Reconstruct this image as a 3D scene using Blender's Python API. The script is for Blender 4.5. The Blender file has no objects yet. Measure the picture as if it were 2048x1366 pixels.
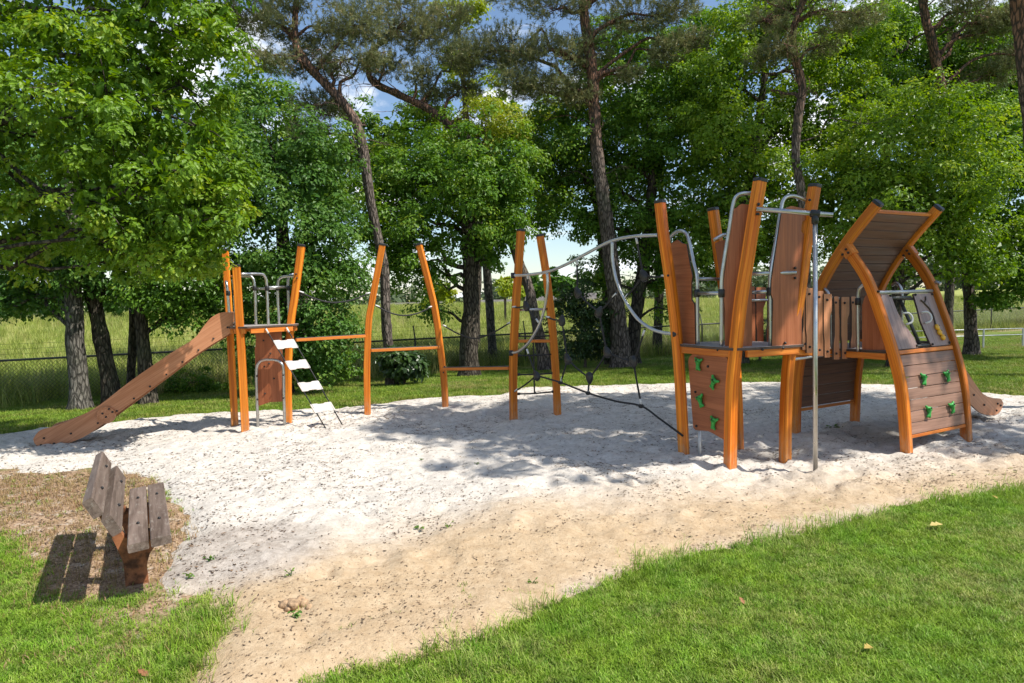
import bpy, math, random
import numpy as np
from mathutils import Vector as V, Matrix

SC = bpy.context.scene
COL = SC.collection
R = math.radians

# ------------------------------------------------------------------ camera
FPX, EYE, PITCH, ROLL = 1365.0, 1.6, R(3.8), R(1.35)
cF = V((0, math.cos(PITCH), -math.sin(PITCH)))
cR0 = V((1, 0, 0)); cU0 = V((0, math.sin(PITCH), math.cos(PITCH)))
cR = cR0 * math.cos(ROLL) - cU0 * math.sin(ROLL)
cU = cR0 * math.sin(ROLL) + cU0 * math.cos(ROLL)
EYEP = V((0, 0, EYE))
cam_d = bpy.data.cameras.new('camera')
cam_d.sensor_width = 36.0
cam_d.lens = 36.0 * FPX / 2048.0
cam_d.clip_start = 0.05
cam_d.clip_end = 8000
cam = bpy.data.objects.new('camera', cam_d)
cam.matrix_world = Matrix(((cR.x, cU.x, -cF.x, 0), (cR.y, cU.y, -cF.y, 0), (cR.z, cU.z, -cF.z, EYE), (0, 0, 0, 1)))
COL.objects.link(cam)
SC.camera = cam

# ------------------------------------------------------------------ sky and sun
LDIR = V((-0.70, 0.27, -1.0)).normalized()          # the way the sunlight travels
SUN_EL = math.asin(-LDIR.z); SUN_AZ = math.atan2(-LDIR.x, -LDIR.y)
world = bpy.data.worlds.new('World'); SC.world = world; world.use_nodes = True
nt = world.node_tree; nt.nodes.clear()
def N(nt, t, **kw):
    n = nt.nodes.new(t)
    for k, v in kw.items(): setattr(n, k, v)
    return n
def mixc(nt, fac, a, b, blend='MIX'):
    m = nt.nodes.new('ShaderNodeMix'); m.data_type = 'RGBA'; m.blend_type = blend
    for idx, val in ((0, fac), (6, a), (7, b)):
        if isinstance(val, bpy.types.NodeSocket): nt.links.new(val, m.inputs[idx])
        elif isinstance(val, (int, float)): m.inputs[idx].default_value = val
        else: m.inputs[idx].default_value = (*val, 1.0)
    return m.outputs[2]
def ramp(nt, fac, p0, p1, v0=0.0, v1=1.0):
    m = nt.nodes.new('ShaderNodeMapRange'); m.interpolation_type = 'SMOOTHSTEP'
    nt.links.new(fac, m.inputs[0])
    for i, x in ((1, p0), (2, p1), (3, v0), (4, v1)): m.inputs[i].default_value = x
    return m.outputs[0]
def math_n(nt, op, a, b=None):
    m = nt.nodes.new('ShaderNodeMath'); m.operation = op
    for i, val in enumerate((a, b)):
        if val is None: continue
        if isinstance(val, bpy.types.NodeSocket): nt.links.new(val, m.inputs[i])
        else: m.inputs[i].default_value = val
    return m.outputs[0]
def noise(nt, vec, scale, detail=4, rough=0.55, dist=0.0):
    n = nt.nodes.new('ShaderNodeTexNoise')
    n.inputs['Scale'].default_value = scale; n.inputs['Detail'].default_value = detail
    n.inputs['Roughness'].default_value = rough; n.inputs['Distortion'].default_value = dist
    if vec is not None: nt.links.new(vec, n.inputs['Vector'])
    return n.outputs['Fac']
sky = N(nt, 'ShaderNodeTexSky', sky_type='NISHITA', sun_disc=False)
sky.sun_elevation = SUN_EL; sky.sun_rotation = SUN_AZ; sky.air_density = 1.0; sky.dust_density = 0.3; sky.ozone_density = 2.4
tc = N(nt, 'ShaderNodeTexCoord')
sep = N(nt, 'ShaderNodeSeparateXYZ'); nt.links.new(tc.outputs['Generated'], sep.inputs[0])
den = math_n(nt, 'ADD', math_n(nt, 'MAXIMUM', sep.outputs[2], 0.0), 0.22)
comb = N(nt, 'ShaderNodeCombineXYZ')
nt.links.new(math_n(nt, 'DIVIDE', sep.outputs[0], den), comb.inputs[0])
nt.links.new(math_n(nt, 'DIVIDE', sep.outputs[1], den), comb.inputs[1])
cl = noise(nt, comb.outputs[0], 1.5, 8, 0.6, 0.3)
cfac = ramp(nt, cl, 0.51, 0.61)
shade = ramp(nt, noise(nt, comb.outputs[0], 3.3, 6, 0.6), 0.3, 0.7)
ccol = mixc(nt, shade, (6.6, 7.0, 7.6), (8.4, 8.5, 8.6))
skc = mixc(nt, cfac, sky.outputs[0], ccol)
bg = N(nt, 'ShaderNodeBackground'); bg.inputs[1].default_value = 0.12
nt.links.new(skc, bg.inputs[0])
wo = N(nt, 'ShaderNodeOutputWorld'); nt.links.new(bg.outputs[0], wo.inputs[0])

sun_d = bpy.data.lights.new('sun', 'SUN'); sun_d.energy = 5.0; sun_d.angle = R(0.53); sun_d.color = (1.0, 0.955, 0.88)
sun = bpy.data.objects.new('sun', sun_d); COL.objects.link(sun)
sun.rotation_euler = LDIR.to_track_quat('-Z', 'Y').to_euler()
sun.location = (8, -3, 14)
SC.view_settings.view_transform = 'Standard'; SC.view_settings.look = 'None'
SC.view_settings.exposure = 0.46; SC.view_settings.gamma = 1.0; SC.view_settings.use_curve_mapping = False
SC.cycles.max_bounces = 8; SC.cycles.diffuse_bounces = 3; SC.cycles.glossy_bounces = 3
SC.cycles.transmission_bounces = 4; SC.cycles.transparent_max_bounces = 4

# ------------------------------------------------------------------ helpers: places
def ray(px, py): return cF + cR * ((px - 1024) / FPX) + cU * ((683 - py) / FPX)
def at(px, py, y):                      # the point seen in that direction at distance y in front
    d = ray(px, py); return EYEP + d * (y / d.y)
def gr(px, py, z=0.0):                  # ... on level ground
    d = ray(px, py); return EYEP + d * ((z - EYE) / d.z)
def onp(px, py, p0, dr):                # ... on the upright plane through p0 along dr
    d = ray(px, py); det = d.x * (-dr[1]) + dr[0] * d.y
    t = (p0[0] * (-dr[1]) + dr[0] * p0[1]) / det
    return EYEP + d * t

def hashn(ix, iy, iz, seed):
    n = (ix * 374761393 + iy * 668265263 + iz * 2147483647 + seed * 1274126177) & 0xffffffff
    n = ((n ^ (n >> 13)) * 1274126177) & 0xffffffff
    return ((n ^ (n >> 16)) & 0xffff) / 65535.0
def vnoise(x, y, z=None, seed=0):
    x = np.asarray(x, float); y = np.asarray(y, float); z = np.zeros_like(x) if z is None else np.asarray(z, float)
    xi = np.floor(x).astype(np.int64); yi = np.floor(y).astype(np.int64); zi = np.floor(z).astype(np.int64)
    fx, fy, fz = x - xi, y - yi, z - zi
    fx = fx * fx * (3 - 2 * fx); fy = fy * fy * (3 - 2 * fy); fz = fz * fz * (3 - 2 * fz)
    r = 0
    for a in (0, 1):
        for b in (0, 1):
            for c in (0, 1):
                w = (fx if a else 1 - fx) * (fy if b else 1 - fy) * (fz if c else 1 - fz)
                r = r + w * hashn(xi + a, yi + b, zi + c, seed)
    return r
def fbm(x, y, seed=0, o=3):
    r = 0; a = 0.5
    for k in range(o): r = r + a * (vnoise(x * 2 ** k, y * 2 ** k, None, seed + k) - 0.5); a *= 0.5
    return r

# the lie of the land
FN = (-0.448, 0.894)
def fence_s(x, y): return (x + 9.75) * FN[0] + (y - 13.0) * FN[1]
def sstep(a, b, t):
    t = np.clip((t - a) / (b - a), 0, 1); return t * t * (3 - 2 * t)
def gz(x, y):
    x = np.asarray(x, float); y = np.asarray(y, float)
    s = fence_s(x, y)
    z = -0.25 * sstep(-6, 0, s) + 0.95 * sstep(0, 46, s) - 5.0 * sstep(55, 120, s)
    z = z + 0.05 * fbm(x * 0.35, y * 0.35, 5) * sstep(-8, 3, s) + 0.25 * fbm(x * 0.09, y * 0.09, 8) * sstep(2, 25, s)
    z = z + 0.035 * fbm(x * 0.9, y * 0.9, 3)
    return z
SAND = [(-1.25, 1.2), (-0.98, 1.2), (-0.98, 2.6), (-0.80, 2.84), (-0.15, 3.08), (0.12, 3.40), (0.74, 3.93), (1.78, 4.37), (2.74, 4.90),
        (3.91, 5.26), (6.2, 5.8), (9.5, 6.6), (10.5, 8.2), (8.6, 9.5), (7.22, 9.6), (6.3, 11.1), (3.97, 11.86), (2.39, 11.8),
        (0.2, 11.86), (-0.2, 11.02), (-1.8, 10.73), (-2.44, 10.1), (-4.38, 9.93), (-5.43, 9.46), (-6.5, 8.55), (-9.5, 8.1),
        (-9.8, 6.9), (-6.6, 6.85), (-5.6, 6.6), (-5.0, 6.75), (-4.5, 6.5), (-4.1, 6.75), (-3.7, 6.4), (-3.3, 6.3), (-3.05, 5.8), (-2.6, 5.4), (-2.22, 4.36), (-1.98, 3.82), (-1.72, 3.7), (-1.42, 3.3)]
def sdist(x, y, poly=SAND):
    x = np.asarray(x, float); y = np.asarray(y, float)
    d = np.full(x.shape, 1e9); ins = np.zeros(x.shape, bool)
    n = len(poly)
    for i in range(n):
        ax, ay = poly[i]; bx, by = poly[(i + 1) % n]
        ex, ey = bx - ax, by - ay
        t = np.clip(((x - ax) * ex + (y - ay) * ey) / (ex * ex + ey * ey), 0, 1)
        d = np.minimum(d, np.hypot(x - ax - t * ex, y - ay - t * ey))
        c = ((ay > y) != (by > y)) & (x < ex * (y - ay) / (ey + 1e-12) + ax)
        ins ^= c
    return np.where(ins, d, -d)
def sand_sd(x, y): return sdist(x, y) + (0.16 + 0.34 * sstep(-1.6, -2.4, np.asarray(x, float))) * fbm(np.asarray(x) * 2.6, np.asarray(y) * 2.6, 21, 4)
DG0, DGS = (-10.5, 0.8), 0.02
DGRID = np.zeros((int(11.9 / DGS), int(21.6 / DGS)))
def _dents():
    rg = np.random.default_rng(17)
    hot = [(-5.3, 7.6, .5), (-2.2, 8.4, .5), (-3.2, 8.4, .6), (-1.5, 9.3, .9), (.3, 8.3, .7), (1.2, 7.2, .8), (1.9, 6.2, .6), (2.6, 5.8, .4), (3.6, 6.8, .7), (5.6, 8.3, .5), (4.5, 6.6, .5)]
    for k in range(2300):
        if k % 3 == 0:
            h = hot[rg.integers(len(hot))]; x, y = h[0] + rg.normal() * h[2], h[1] + rg.normal() * h[2]
        else: x, y = rg.uniform(-9, 9), rg.uniform(2.6, 11.8)
        a = rg.uniform(0, 6.283); sc = rg.uniform(.6, 1.25); d = rg.uniform(.007, .026); R_ = int(.34 / DGS)
        i, j = int((y - DG0[1]) / DGS), int((x - DG0[0]) / DGS)
        if i < R_ or j < R_ or i + R_ >= DGRID.shape[0] or j + R_ >= DGRID.shape[1]: continue
        u, v = np.meshgrid(np.arange(-R_, R_ + 1) * DGS, np.arange(-R_, R_ + 1) * DGS)
        p = (u * math.cos(a) + v * math.sin(a)) / (.115 * sc); q = (-u * math.sin(a) + v * math.cos(a)) / (.058 * sc)
        r2 = p * p + q * q
        DGRID[i - R_:i + R_ + 1, j - R_:j + R_ + 1] += -d * np.exp(-r2 ** 1.5) + .45 * d * np.exp(-(np.sqrt(r2) - 1.55) ** 2 / .12)
_dents()
def dents(x, y):
    fx = np.clip((np.asarray(x, float) - DG0[0]) / DGS, 0, DGRID.shape[1] - 2); fy = np.clip((np.asarray(y, float) - DG0[1]) / DGS, 0, DGRID.shape[0] - 2)
    j = fx.astype(int); i = fy.astype(int); fx = fx - j; fy = fy - i
    return (DGRID[i, j] * (1 - fx) + DGRID[i, j + 1] * fx) * (1 - fy) + (DGRID[i + 1, j] * (1 - fx) + DGRID[i + 1, j + 1] * fx) * fy
def sand_z(x, y):
    sd = sand_sd(x, y)
    b = 0.11 * fbm(x * 1.1, y * 1.1, 31, 2) + 0.085 * fbm(x * 3.1, y * 3.1, 41, 3) + 0.045 * fbm(x * 7.5, y * 7.5, 51, 2) + dents(x, y)
    b = b - 0.055 * np.exp(-((x + 1.19) ** 2 / .014 + (y - 3.43) ** 2 / .006)) + 0.02 * np.exp(-((x + 1.05) ** 2 / .006 + (y - 3.47) ** 2 / .004))
    return gz(x, y) + np.clip(sd * 0.22, -0.08, 0.035) + b * np.clip(sd * 2.0 + 0.1, 0.05, 1)
def surf_z(x, y):
    a = float(gz(x, y))
    return max(a, float(sand_z(np.array([x]), np.array([y]))[0])) if float(sand_sd(np.array([x]), np.array([y]))[0]) > -0.3 else a

# ------------------------------------------------------------------ helpers: meshes
def smooth(pts, n=8):
    pts = [V(p) for p in pts]
    if len(pts) < 3: return pts
    P = [pts[0] * 2 - pts[1]] + pts + [pts[-1] * 2 - pts[-2]]
    out = []
    for i in range(1, len(P) - 2):
        a, b, c, d = P[i - 1], P[i], P[i + 1], P[i + 2]
        for k in range(n):
            t = k / n
            out.append(0.5 * ((2 * b) + (c - a) * t + (2 * a - 5 * b + 4 * c - d) * t * t + (3 * b - a - 3 * c + d) * t ** 3))
    out.append(pts[-1])
    return out
def thing(name, label, cat, loc=(0, 0, 0), group=None):
    o = bpy.data.objects.new(name, None); o.location = loc; o.empty_display_size = 0.1
    COL.objects.link(o); o['label'] = label; o['category'] = cat
    if group: o['group'] = group
    return o
def tag(o, label=None, cat=None, group=None, kind=None):
    for k, v in (('label', label), ('category', cat), ('group', group), ('kind', kind)):
        if v: o[k] = v
    return o
def origin(p):
    l = V((0, 0, 0))
    while p is not None: l += V(p.location); p = p.parent
    return l
class MB:
    def __init__(s): s.v = []; s.f = []; s.g = []; s.m = []; s.s = []
    def face(s, f, m=0, sm=False): s.f.append(f); s.m.append(m); s.s.append(sm)
    def sweep(s, path, sec, ref=(1, 0, 0), smooth_sides=False, mi=0, transport=False, scale=None):
        path = [V(p) for p in path]; ref = V(ref).normalized(); L = 0.0; b0 = len(s.v); n = len(sec)
        for i, p in enumerate(path):
            t = (path[min(i + 1, len(path) - 1)] - path[max(i - 1, 0)]).normalized()
            if i: L += (p - path[i - 1]).length
            a = ref - t * ref.dot(t)
            if a.length < 1e-3: a = t.orthogonal()
            a.normalize(); b = t.cross(a)
            if transport: ref = a
            k = 1.0 if scale is None else scale[i]
            for (x, y) in sec:
                s.v.append(p + a * (x * k) + b * (y * k)); s.g.append((x, y, L))
        for i in range(len(path) - 1):
            for j in range(n):
                k = (j + 1) % n
                s.face((b0 + i * n + j, b0 + i * n + k, b0 + (i + 1) * n + k, b0 + (i + 1) * n + j), mi, smooth_sides)
        s.face(tuple(b0 + j for j in range(n))[::-1], mi); s.face(tuple(b0 + (len(path) - 1) * n + j for j in range(n)), mi)
        return s
    def tube(s, path, r, n=10, mi=0):
        path = [V(p) for p in path]; t = (path[1] - path[0]).normalized()
        sec = [(math.cos(2 * math.pi * k / n) * r, math.sin(2 * math.pi * k / n) * r) for k in range(n)]
        return s.sweep(path, sec, t.orthogonal(), True, mi, True)
    def bar(s, p, q, w, h, up=(0, 0, 1), ch=0.004, mi=0):      # w across, h along 'up'
        w /= 2; h /= 2; c = ch
        sec = [(h, -w + c), (h, w - c), (h - c, w), (-h + c, w), (-h, w - c), (-h, -w + c), (-h + c, -w), (h - c, -w)]
        return s.sweep([p, q], sec, up, False, mi)
    def plate(s, pts, nrm, th, grain=(0, 0, 1), mi=0, edge=1):
        nrm = V(nrm).normalized(); gr_ = V(grain); gr_ = (gr_ - nrm * gr_.dot(nrm)).normalized(); pr = nrm.cross(gr_)
        b0 = len(s.v); n = len(pts)
        for sgn in (0.5, -0.5):
            for p in pts:
                q = V(p) + nrm * th * sgn; s.v.append(q); s.g.append((q.dot(pr), q.dot(nrm), q.dot(gr_)))
        # winding so that the first face looks along nrm
        area = V((0, 0, 0))
        for i in range(n): area += V(pts[i]).cross(V(pts[(i + 1) % n]))
        idx = list(range(n)) if area.dot(nrm) > 0 else list(range(n))[::-1]
        s.face(tuple(b0 + i for i in idx), mi); s.face(tuple(b0 + n + i for i in idx[::-1]), mi)
        for k in range(n):
            i, j = idx[k], idx[(k + 1) % n]
            s.face((b0 + j, b0 + i, b0 + n + i, b0 + n + j), edge)
        return s
    def ball(s, c, rx, ry=None, rz=None, n=10, m=6, ax=None, mi=0):
        ry = ry or rx; rz = rz or rx; c = V(c)
        ax = ax or (V((1, 0, 0)), V((0, 1, 0)), V((0, 0, 1)))
        b0 = len(s.v)
        for i in range(m + 1):
            th = math.pi * i / m
            for j in range(n):
                ph = 2 * math.pi * j / n
                d = (rx * math.sin(th) * math.cos(ph), ry * math.sin(th) * math.sin(ph), rz * math.cos(th))
                s.v.append(c + ax[0] * d[0] + ax[1] * d[1] + ax[2] * d[2]); s.g.append(d)
        for i in range(m):
            for j in range(n):
                k = (j + 1) % n
                s.face((b0 + i * n + j, b0 + (i + 1) * n + j, b0 + (i + 1) * n + k, b0 + i * n + k), mi, True)
        return s
    def build(s, name, mats, parent=None, kind=None):
        o0 = origin(parent)
        me = bpy.data.meshes.new(name)
        me.from_pydata([tuple(V(p) - o0) for p in s.v], [], s.f)
        if not isinstance(mats, (list, tuple)): mats = [mats]
        for m in mats: me.materials.append(m)
        nm = len(mats)
        me.polygons.foreach_set('material_index', [min(i, nm - 1) for i in s.m])
        me.polygons.foreach_set('use_smooth', s.s)
        a = me.attributes.new('g', 'FLOAT_VECTOR', 'POINT')
        a.data.foreach_set('vector', np.array(s.g, dtype=np.float32).ravel())
        me.update()
        o = bpy.data.objects.new(name, me); COL.objects.link(o)
        if parent: o.parent = parent
        if kind: o['kind'] = kind
        return o
def np_mesh(name, verts, faces, mat, attrs=None, smooth_sh=False):
    """faces: int array (n,k) of equal-sized polygons"""
    me = bpy.data.meshes.new(name)
    verts = np.ascontiguousarray(verts, dtype=np.float32); faces = np.ascontiguousarray(faces, dtype=np.int32)
    nf, k = faces.shape
    me.vertices.add(len(verts)); me.vertices.foreach_set('co', verts.ravel())
    me.loops.add(nf * k); me.loops.foreach_set('vertex_index', faces.ravel())
    me.polygons.add(nf); me.polygons.foreach_set('loop_start', np.arange(0, nf * k, k, dtype=np.int32))
    me.polygons.foreach_set('use_smooth', np.full(nf, smooth_sh))
    me.materials.append(mat)
    for an, (typ, data) in (attrs or {}).items():
        a = me.attributes.new(an, typ, 'POINT')
        a.data.foreach_set('value' if typ == 'FLOAT' else 'vector', np.ascontiguousarray(data, dtype=np.float32).ravel())
    me.update(calc_edges=True)
    me.validate()
    o = bpy.data.objects.new(name, me); COL.objects.link(o)
    return o
def grid_mesh(name, xs, ys, zf, mat, attrs=None):
    X, Y = np.meshgrid(xs, ys); x = X.ravel(); y = Y.ravel()
    z = zf(x, y); nx = len(xs); ny = len(ys)
    i = (np.arange(ny - 1)[:, None] * nx + np.arange(nx - 1)[None, :]).ravel()
    f = np.stack([i, i + 1, i + nx + 1, i + nx], 1)
    at_ = {k: ('FLOAT', fn(x, y)) for k, fn in (attrs or {}).items()}
    return np_mesh(name, np.stack([x, y, z], 1), f, mat, at_, True)

# ------------------------------------------------------------------ materials
def mat(name):
    m = bpy.data.materials.new(name); m.use_nodes = True
    b = m.node_tree.nodes['Principled BSDF']
    return m, m.node_tree, b
def setp(b, **kw):
    for k, v in kw.items():
        i = b.inputs[k]
        i.default_value = (*v, 1.0) if isinstance(v, tuple) and len(v) == 3 else v
def bump(nt, b, h, strength=0.3, dist=0.01):
    n = nt.nodes.new('ShaderNodeBump'); n.inputs['Strength'].default_value = strength; n.inputs['Distance'].default_value = dist
    nt.links.new(h, n.inputs['Height']); nt.links.new(n.outputs[0], b.inputs['Normal'])
def attr(nt, name, out='Vector'):
    n = nt.nodes.new('ShaderNodeAttribute'); n.attribute_name = name; return n.outputs[out]
def mapv(nt, vec, sc):
    n = nt.nodes.new('ShaderNodeMapping'); n.inputs['Scale'].default_value = sc
    nt.links.new(vec, n.inputs[0]); return n.outputs[0]
def geo(nt, out='Position'): return nt.nodes.new('ShaderNodeNewGeometry').outputs[out]

def wood(name, dark, light, gs=(70, 70, 2.0), rough=0.45, seam=0.0, bstr=0.12, weather=0.0):
    m, nt, b = mat(name); g = attr(nt, 'g')
    oi = nt.nodes.new('ShaderNodeObjectInfo')
    va = nt.nodes.new('ShaderNodeVectorMath'); va.operation = 'ADD'
    cb = nt.nodes.new('ShaderNodeCombineXYZ'); nt.links.new(math_n(nt, 'MULTIPLY', oi.outputs['Random'], 37.0), cb.inputs[2])
    nt.links.new(g, va.inputs[0]); nt.links.new(cb.outputs[0], va.inputs[1])
    n1 = noise(nt, mapv(nt, va.outputs[0], gs), 1.0, 5, 0.65, 0.4)
    n2 = noise(nt, mapv(nt, va.outputs[0], (gs[0] * 0.25, gs[1] * 0.25, gs[2] * 0.6)), 1.0, 3, 0.5)
    f = math_n(nt, 'ADD', math_n(nt, 'MULTIPLY', n1, 0.7), math_n(nt, 'MULTIPLY', n2, 0.5))
    c = mixc(nt, ramp(nt, f, 0.38, 0.82), dark, light)
    # broad tone difference from one piece to the next
    tone = ramp(nt, oi.outputs['Random'], 0.0, 1.0, 0.86, 1.1)
    hs = nt.nodes.new('ShaderNodeHueSaturation'); nt.links.new(c, hs.inputs['Color']); nt.links.new(tone, hs.inputs['Value']); c = hs.outputs[0]
    h = f
    if seam > 0:
        sx = nt.nodes.new('ShaderNodeSeparateXYZ'); nt.links.new(g, sx.inputs[0])
        d = math_n(nt, 'ABSOLUTE', math_n(nt, 'SUBTRACT', math_n(nt, 'FRACT', math_n(nt, 'DIVIDE', math_n(nt, 'ADD', sx.outputs[0], 10.0), seam)), 0.5))
        d2 = math_n(nt, 'ABSOLUTE', math_n(nt, 'SUBTRACT', math_n(nt, 'FRACT', math_n(nt, 'DIVIDE', math_n(nt, 'ADD', sx.outputs[1], 10.0), seam)), 0.5))
        k = math_n(nt, 'MINIMUM', d, d2)
        fl = lambda s_: math_n(nt, 'FLOOR', math_n(nt, 'ADD', math_n(nt, 'DIVIDE', math_n(nt, 'ADD', s_, 10.0), seam), 0.5))
        cc_ = nt.nodes.new('ShaderNodeCombineXYZ'); nt.links.new(fl(sx.outputs[0]), cc_.inputs[0]); nt.links.new(fl(sx.outputs[1]), cc_.inputs[1]); nt.links.new(oi.outputs['Random'], cc_.inputs[2])
        wn = nt.nodes.new('ShaderNodeTexWhiteNoise'); nt.links.new(cc_.outputs[0], wn.inputs['Vector'])
        h2 = nt.nodes.new('ShaderNodeHueSaturation'); nt.links.new(c, h2.inputs['Color']); nt.links.new(ramp(nt, wn.outputs['Value'], 0.0, 1.0, 0.74, 1.16), h2.inputs['Value']); c = h2.outputs[0]
        c = mixc(nt, ramp(nt, k, 0.0, 0.07, 0.45, 0.0), c, tuple(x * 0.5 for x in dark))
    if weather > 0:
        w = ramp(nt, noise(nt, mapv(nt, va.outputs[0], (38, 38, 9)), 1.0, 6, 0.75), 0.52, 0.70, 0.0, weather)
        c = mixc(nt, w, c, (0.40, 0.36, 0.31))
    if seam > 0:                                            # sun checks, scuffs and sandy splash at the foot
        ck = noise(nt, mapv(nt, va.outputs[0], (190, 190, 2.2)), 1.0, 3, 0.5)
        c = mixc(nt, ramp(nt, ck, 0.66, 0.74, 0.0, 0.5), c, tuple(x * 0.25 for x in dark))
        sc_ = noise(nt, mapv(nt, va.outputs[0], (26, 26, 8)), 1.0, 6, 0.75)
        c = mixc(nt, ramp(nt, sc_, 0.60, 0.75, 0.0, 0.25), c, (0.62, 0.34, 0.12))
        px_ = nt.nodes.new('ShaderNodeSeparateXYZ'); nt.links.new(geo(nt), px_.inputs[0])
        ft = math_n(nt, 'MULTIPLY', ramp(nt, px_.outputs[2], 0.0, 0.38, 1.0, 0.0), ramp(nt, sc_, 0.35, 0.65))
        c = mixc(nt, math_n(nt, 'MULTIPLY', ft, 0.4), c, (0.50, 0.40, 0.28))
    nt.links.new(c, b.inputs['Base Color'])
    b.inputs['Specular IOR Level'].default_value = 0.3
    nt.links.new(ramp(nt, n2, 0.3, 0.7, rough - 0.08, rough + 0.12), b.inputs['Roughness'])
    bump(nt, b, h, bstr, 0.004)
    return m
def plain(name, col, rough=0.5, metal=0.0, var=0.15, scale=25, bstr=0.0, spec=0.5):
    m, nt, b = mat(name); p = geo(nt)
    n = noise(nt, p, scale, 5, 0.6)
    lo = tuple(c * (1 - var) for c in col); hi = tuple(min(1, c * (1 + var)) for c in col)
    nt.links.new(mixc(nt, ramp(nt, n, 0.3, 0.7), lo, hi), b.inputs['Base Color'])
    setp(b, Metallic=metal); b.inputs['Specular IOR Level'].default_value = spec
    nt.links.new(ramp(nt, noise(nt, p, scale * 2.3, 4), 0.3, 0.7, max(0.05, rough - 0.1), min(1, rough + 0.12)), b.inputs['Roughness'])
    if bstr: bump(nt, b, noise(nt, p, scale * 3, 4), bstr, 0.003)
    return m

M = {}
M['post'] = wood('orange_glazed_timber', (0.48, 0.092, 0.005), (0.80, 0.275, 0.022), (75, 75, 1.3), 0.50, seam=0.034, bstr=0.10)
M['beam'] = wood('orange_beam_timber', (0.46, 0.110, 0.014), (0.70, 0.245, 0.040), (60, 60, 2.2), 0.45, bstr=0.10)
M['panel'] = wood('brown_laminate', (0.25, 0.075, 0.030), (0.44, 0.155, 0.068), (95, 95, 2.4), 0.42, bstr=0.03)
M['panel_pale'] = wood('pale_brown_laminate', (0.40, 0.155, 0.070), (0.60, 0.280, 0.145), (80, 80, 2.0), 0.40, bstr=0.03)
M['edge'] = plain('laminate_edge', (0.075, 0.05, 0.038), 0.6)
M['edge_pale'] = plain('pale_laminate_edge', (0.52, 0.33, 0.22), 0.55)
M['plank'] = wood('dark_brown_plank', (0.085, 0.040, 0.026), (0.17, 0.083, 0.054), (80, 80, 2.0), 0.5, bstr=0.06)
M['plank_worn'] = wood('worn_brown_plank', (0.19, 0.10, 0.068), (0.33, 0.19, 0.135), (80, 80, 2.0), 0.42, bstr=0.06)
M['board_pale'] = wood('worn_pale_board', (0.25, 0.155, 0.125), (0.40, 0.275, 0.235), (80, 80, 2.0), 0.34, bstr=0.04)
M['bench'] = wood('weathered_bench_plank', (0.080, 0.054, 0.042), (0.195, 0.145, 0.118), (55, 55, 2.5), 0.6, bstr=0.35, weather=0.4)
M['steel'] = plain('brushed_steel', (0.50, 0.50, 0.49), 0.36, 1.0, 0.06, 6)
M['galv'] = plain('galvanised_steel', (0.46, 0.47, 0.48), 0.5, 0.8, 0.12, 8)
M['darkmetal'] = plain('dark_fence_metal', (0.085, 0.085, 0.08), 0.55, 0.5, 0.3, 30)
M['black'] = plain('black_plastic', (0.018, 0.018, 0.019), 0.42, 0.0, 0.3, 40)
M['rope'] = plain('black_rope', (0.022, 0.021, 0.021), 0.75, 0.0, 0.5, 160, 0.5)
M['white'] = plain('white_plastic', (0.66, 0.65, 0.62), 0.4, 0.0, 0.06, 12)
M['step'] = plain('grey_step_board', (0.50, 0.465, 0.43), 0.5, 0.0, 0.1, 18, 0.05)
M['green'] = plain('green_moulded_resin', (0.030, 0.30, 0.045), 0.5, 0.0, 0.2, 30, 0.25)
M['yellow'] = plain('yellow_plastic', (0.78, 0.40, 0.02), 0.35, 0.0, 0.06, 20)
M['rust'] = plain('rusty_steel', (0.20, 0.075, 0.030), 0.85, 0.1, 0.7, 18, 0.5)
M['deck'] = plain('grey_deck_board', (0.36, 0.33, 0.31), 0.55, 0.0, 0.2, 30, 0.1)

def bark(name, lo, hi, top=None, z0=2.0, z1=5.0, scale=11.0, bs=0.8):
    m, nt, b = mat(name); p = geo(nt)
    pm = mapv(nt, p, (1, 1, 0.28))
    n1 = noise(nt, pm, scale * 2.2, 6, 0.7, 0.6); n2 = noise(nt, p, 2.0, 4, 0.6)
    vo = nt.nodes.new('ShaderNodeTexVoronoi'); vo.feature = 'DISTANCE_TO_EDGE'; vo.inputs['Scale'].default_value = scale * 1.7
    nt.links.new(pm, vo.inputs['Vector'])
    crack = ramp(nt, math_n(nt, 'ADD', vo.outputs['Distance'], math_n(nt, 'MULTIPLY', math_n(nt, 'SUBTRACT', n1, 0.5), 0.35)), 0.0, 0.22)
    c = mixc(nt, ramp(nt, n1, 0.3, 0.7), lo, hi)
    if top:
        sx = nt.nodes.new('ShaderNodeSeparateXYZ'); nt.links.new(p, sx.inputs[0])
        tz = ramp(nt, math_n(nt, 'ADD', sx.outputs[2], math_n(nt, 'MULTIPLY', n2, 1.2)), z0, z1)
        c = mixc(nt, tz, c, mixc(nt, ramp(nt, n1, 0.35, 0.7), tuple(x * 0.55 for x in top), top))
    c = mixc(nt, math_n(nt, 'SUBTRACT', 1.0, crack), c, tuple(x * 0.55 for x in lo))
    c = mixc(nt, ramp(nt, n2, 0.5, 0.75, 0, 0.35), c, (0.10, 0.12, 0.07))
    nt.links.new(c, b.inputs['Base Color']); setp(b, Roughness=0.95)
    b.inputs['Specular IOR Level'].default_value = 0.15
    bump(nt, b, math_n(nt, 'ADD', math_n(nt, 'MULTIPLY', crack, 0.8), n1), bs, 0.03)
    return m
M['oak_bark'] = bark('oak_bark', (0.060, 0.050, 0.040), (0.16, 0.135, 0.105))
M['grey_bark'] = bark('grey_bark', (0.10, 0.092, 0.078), (0.24, 0.22, 0.19))
M['pine_bark'] = bark('pine_bark', (0.105, 0.085, 0.072), (0.26, 0.212, 0.182), (0.35, 0.185, 0.125), 4.6, 7.0)
M['twig'] = plain('twig_bark', (0.095, 0.070, 0.052), 0.9, 0, 0.4, 20)

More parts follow.
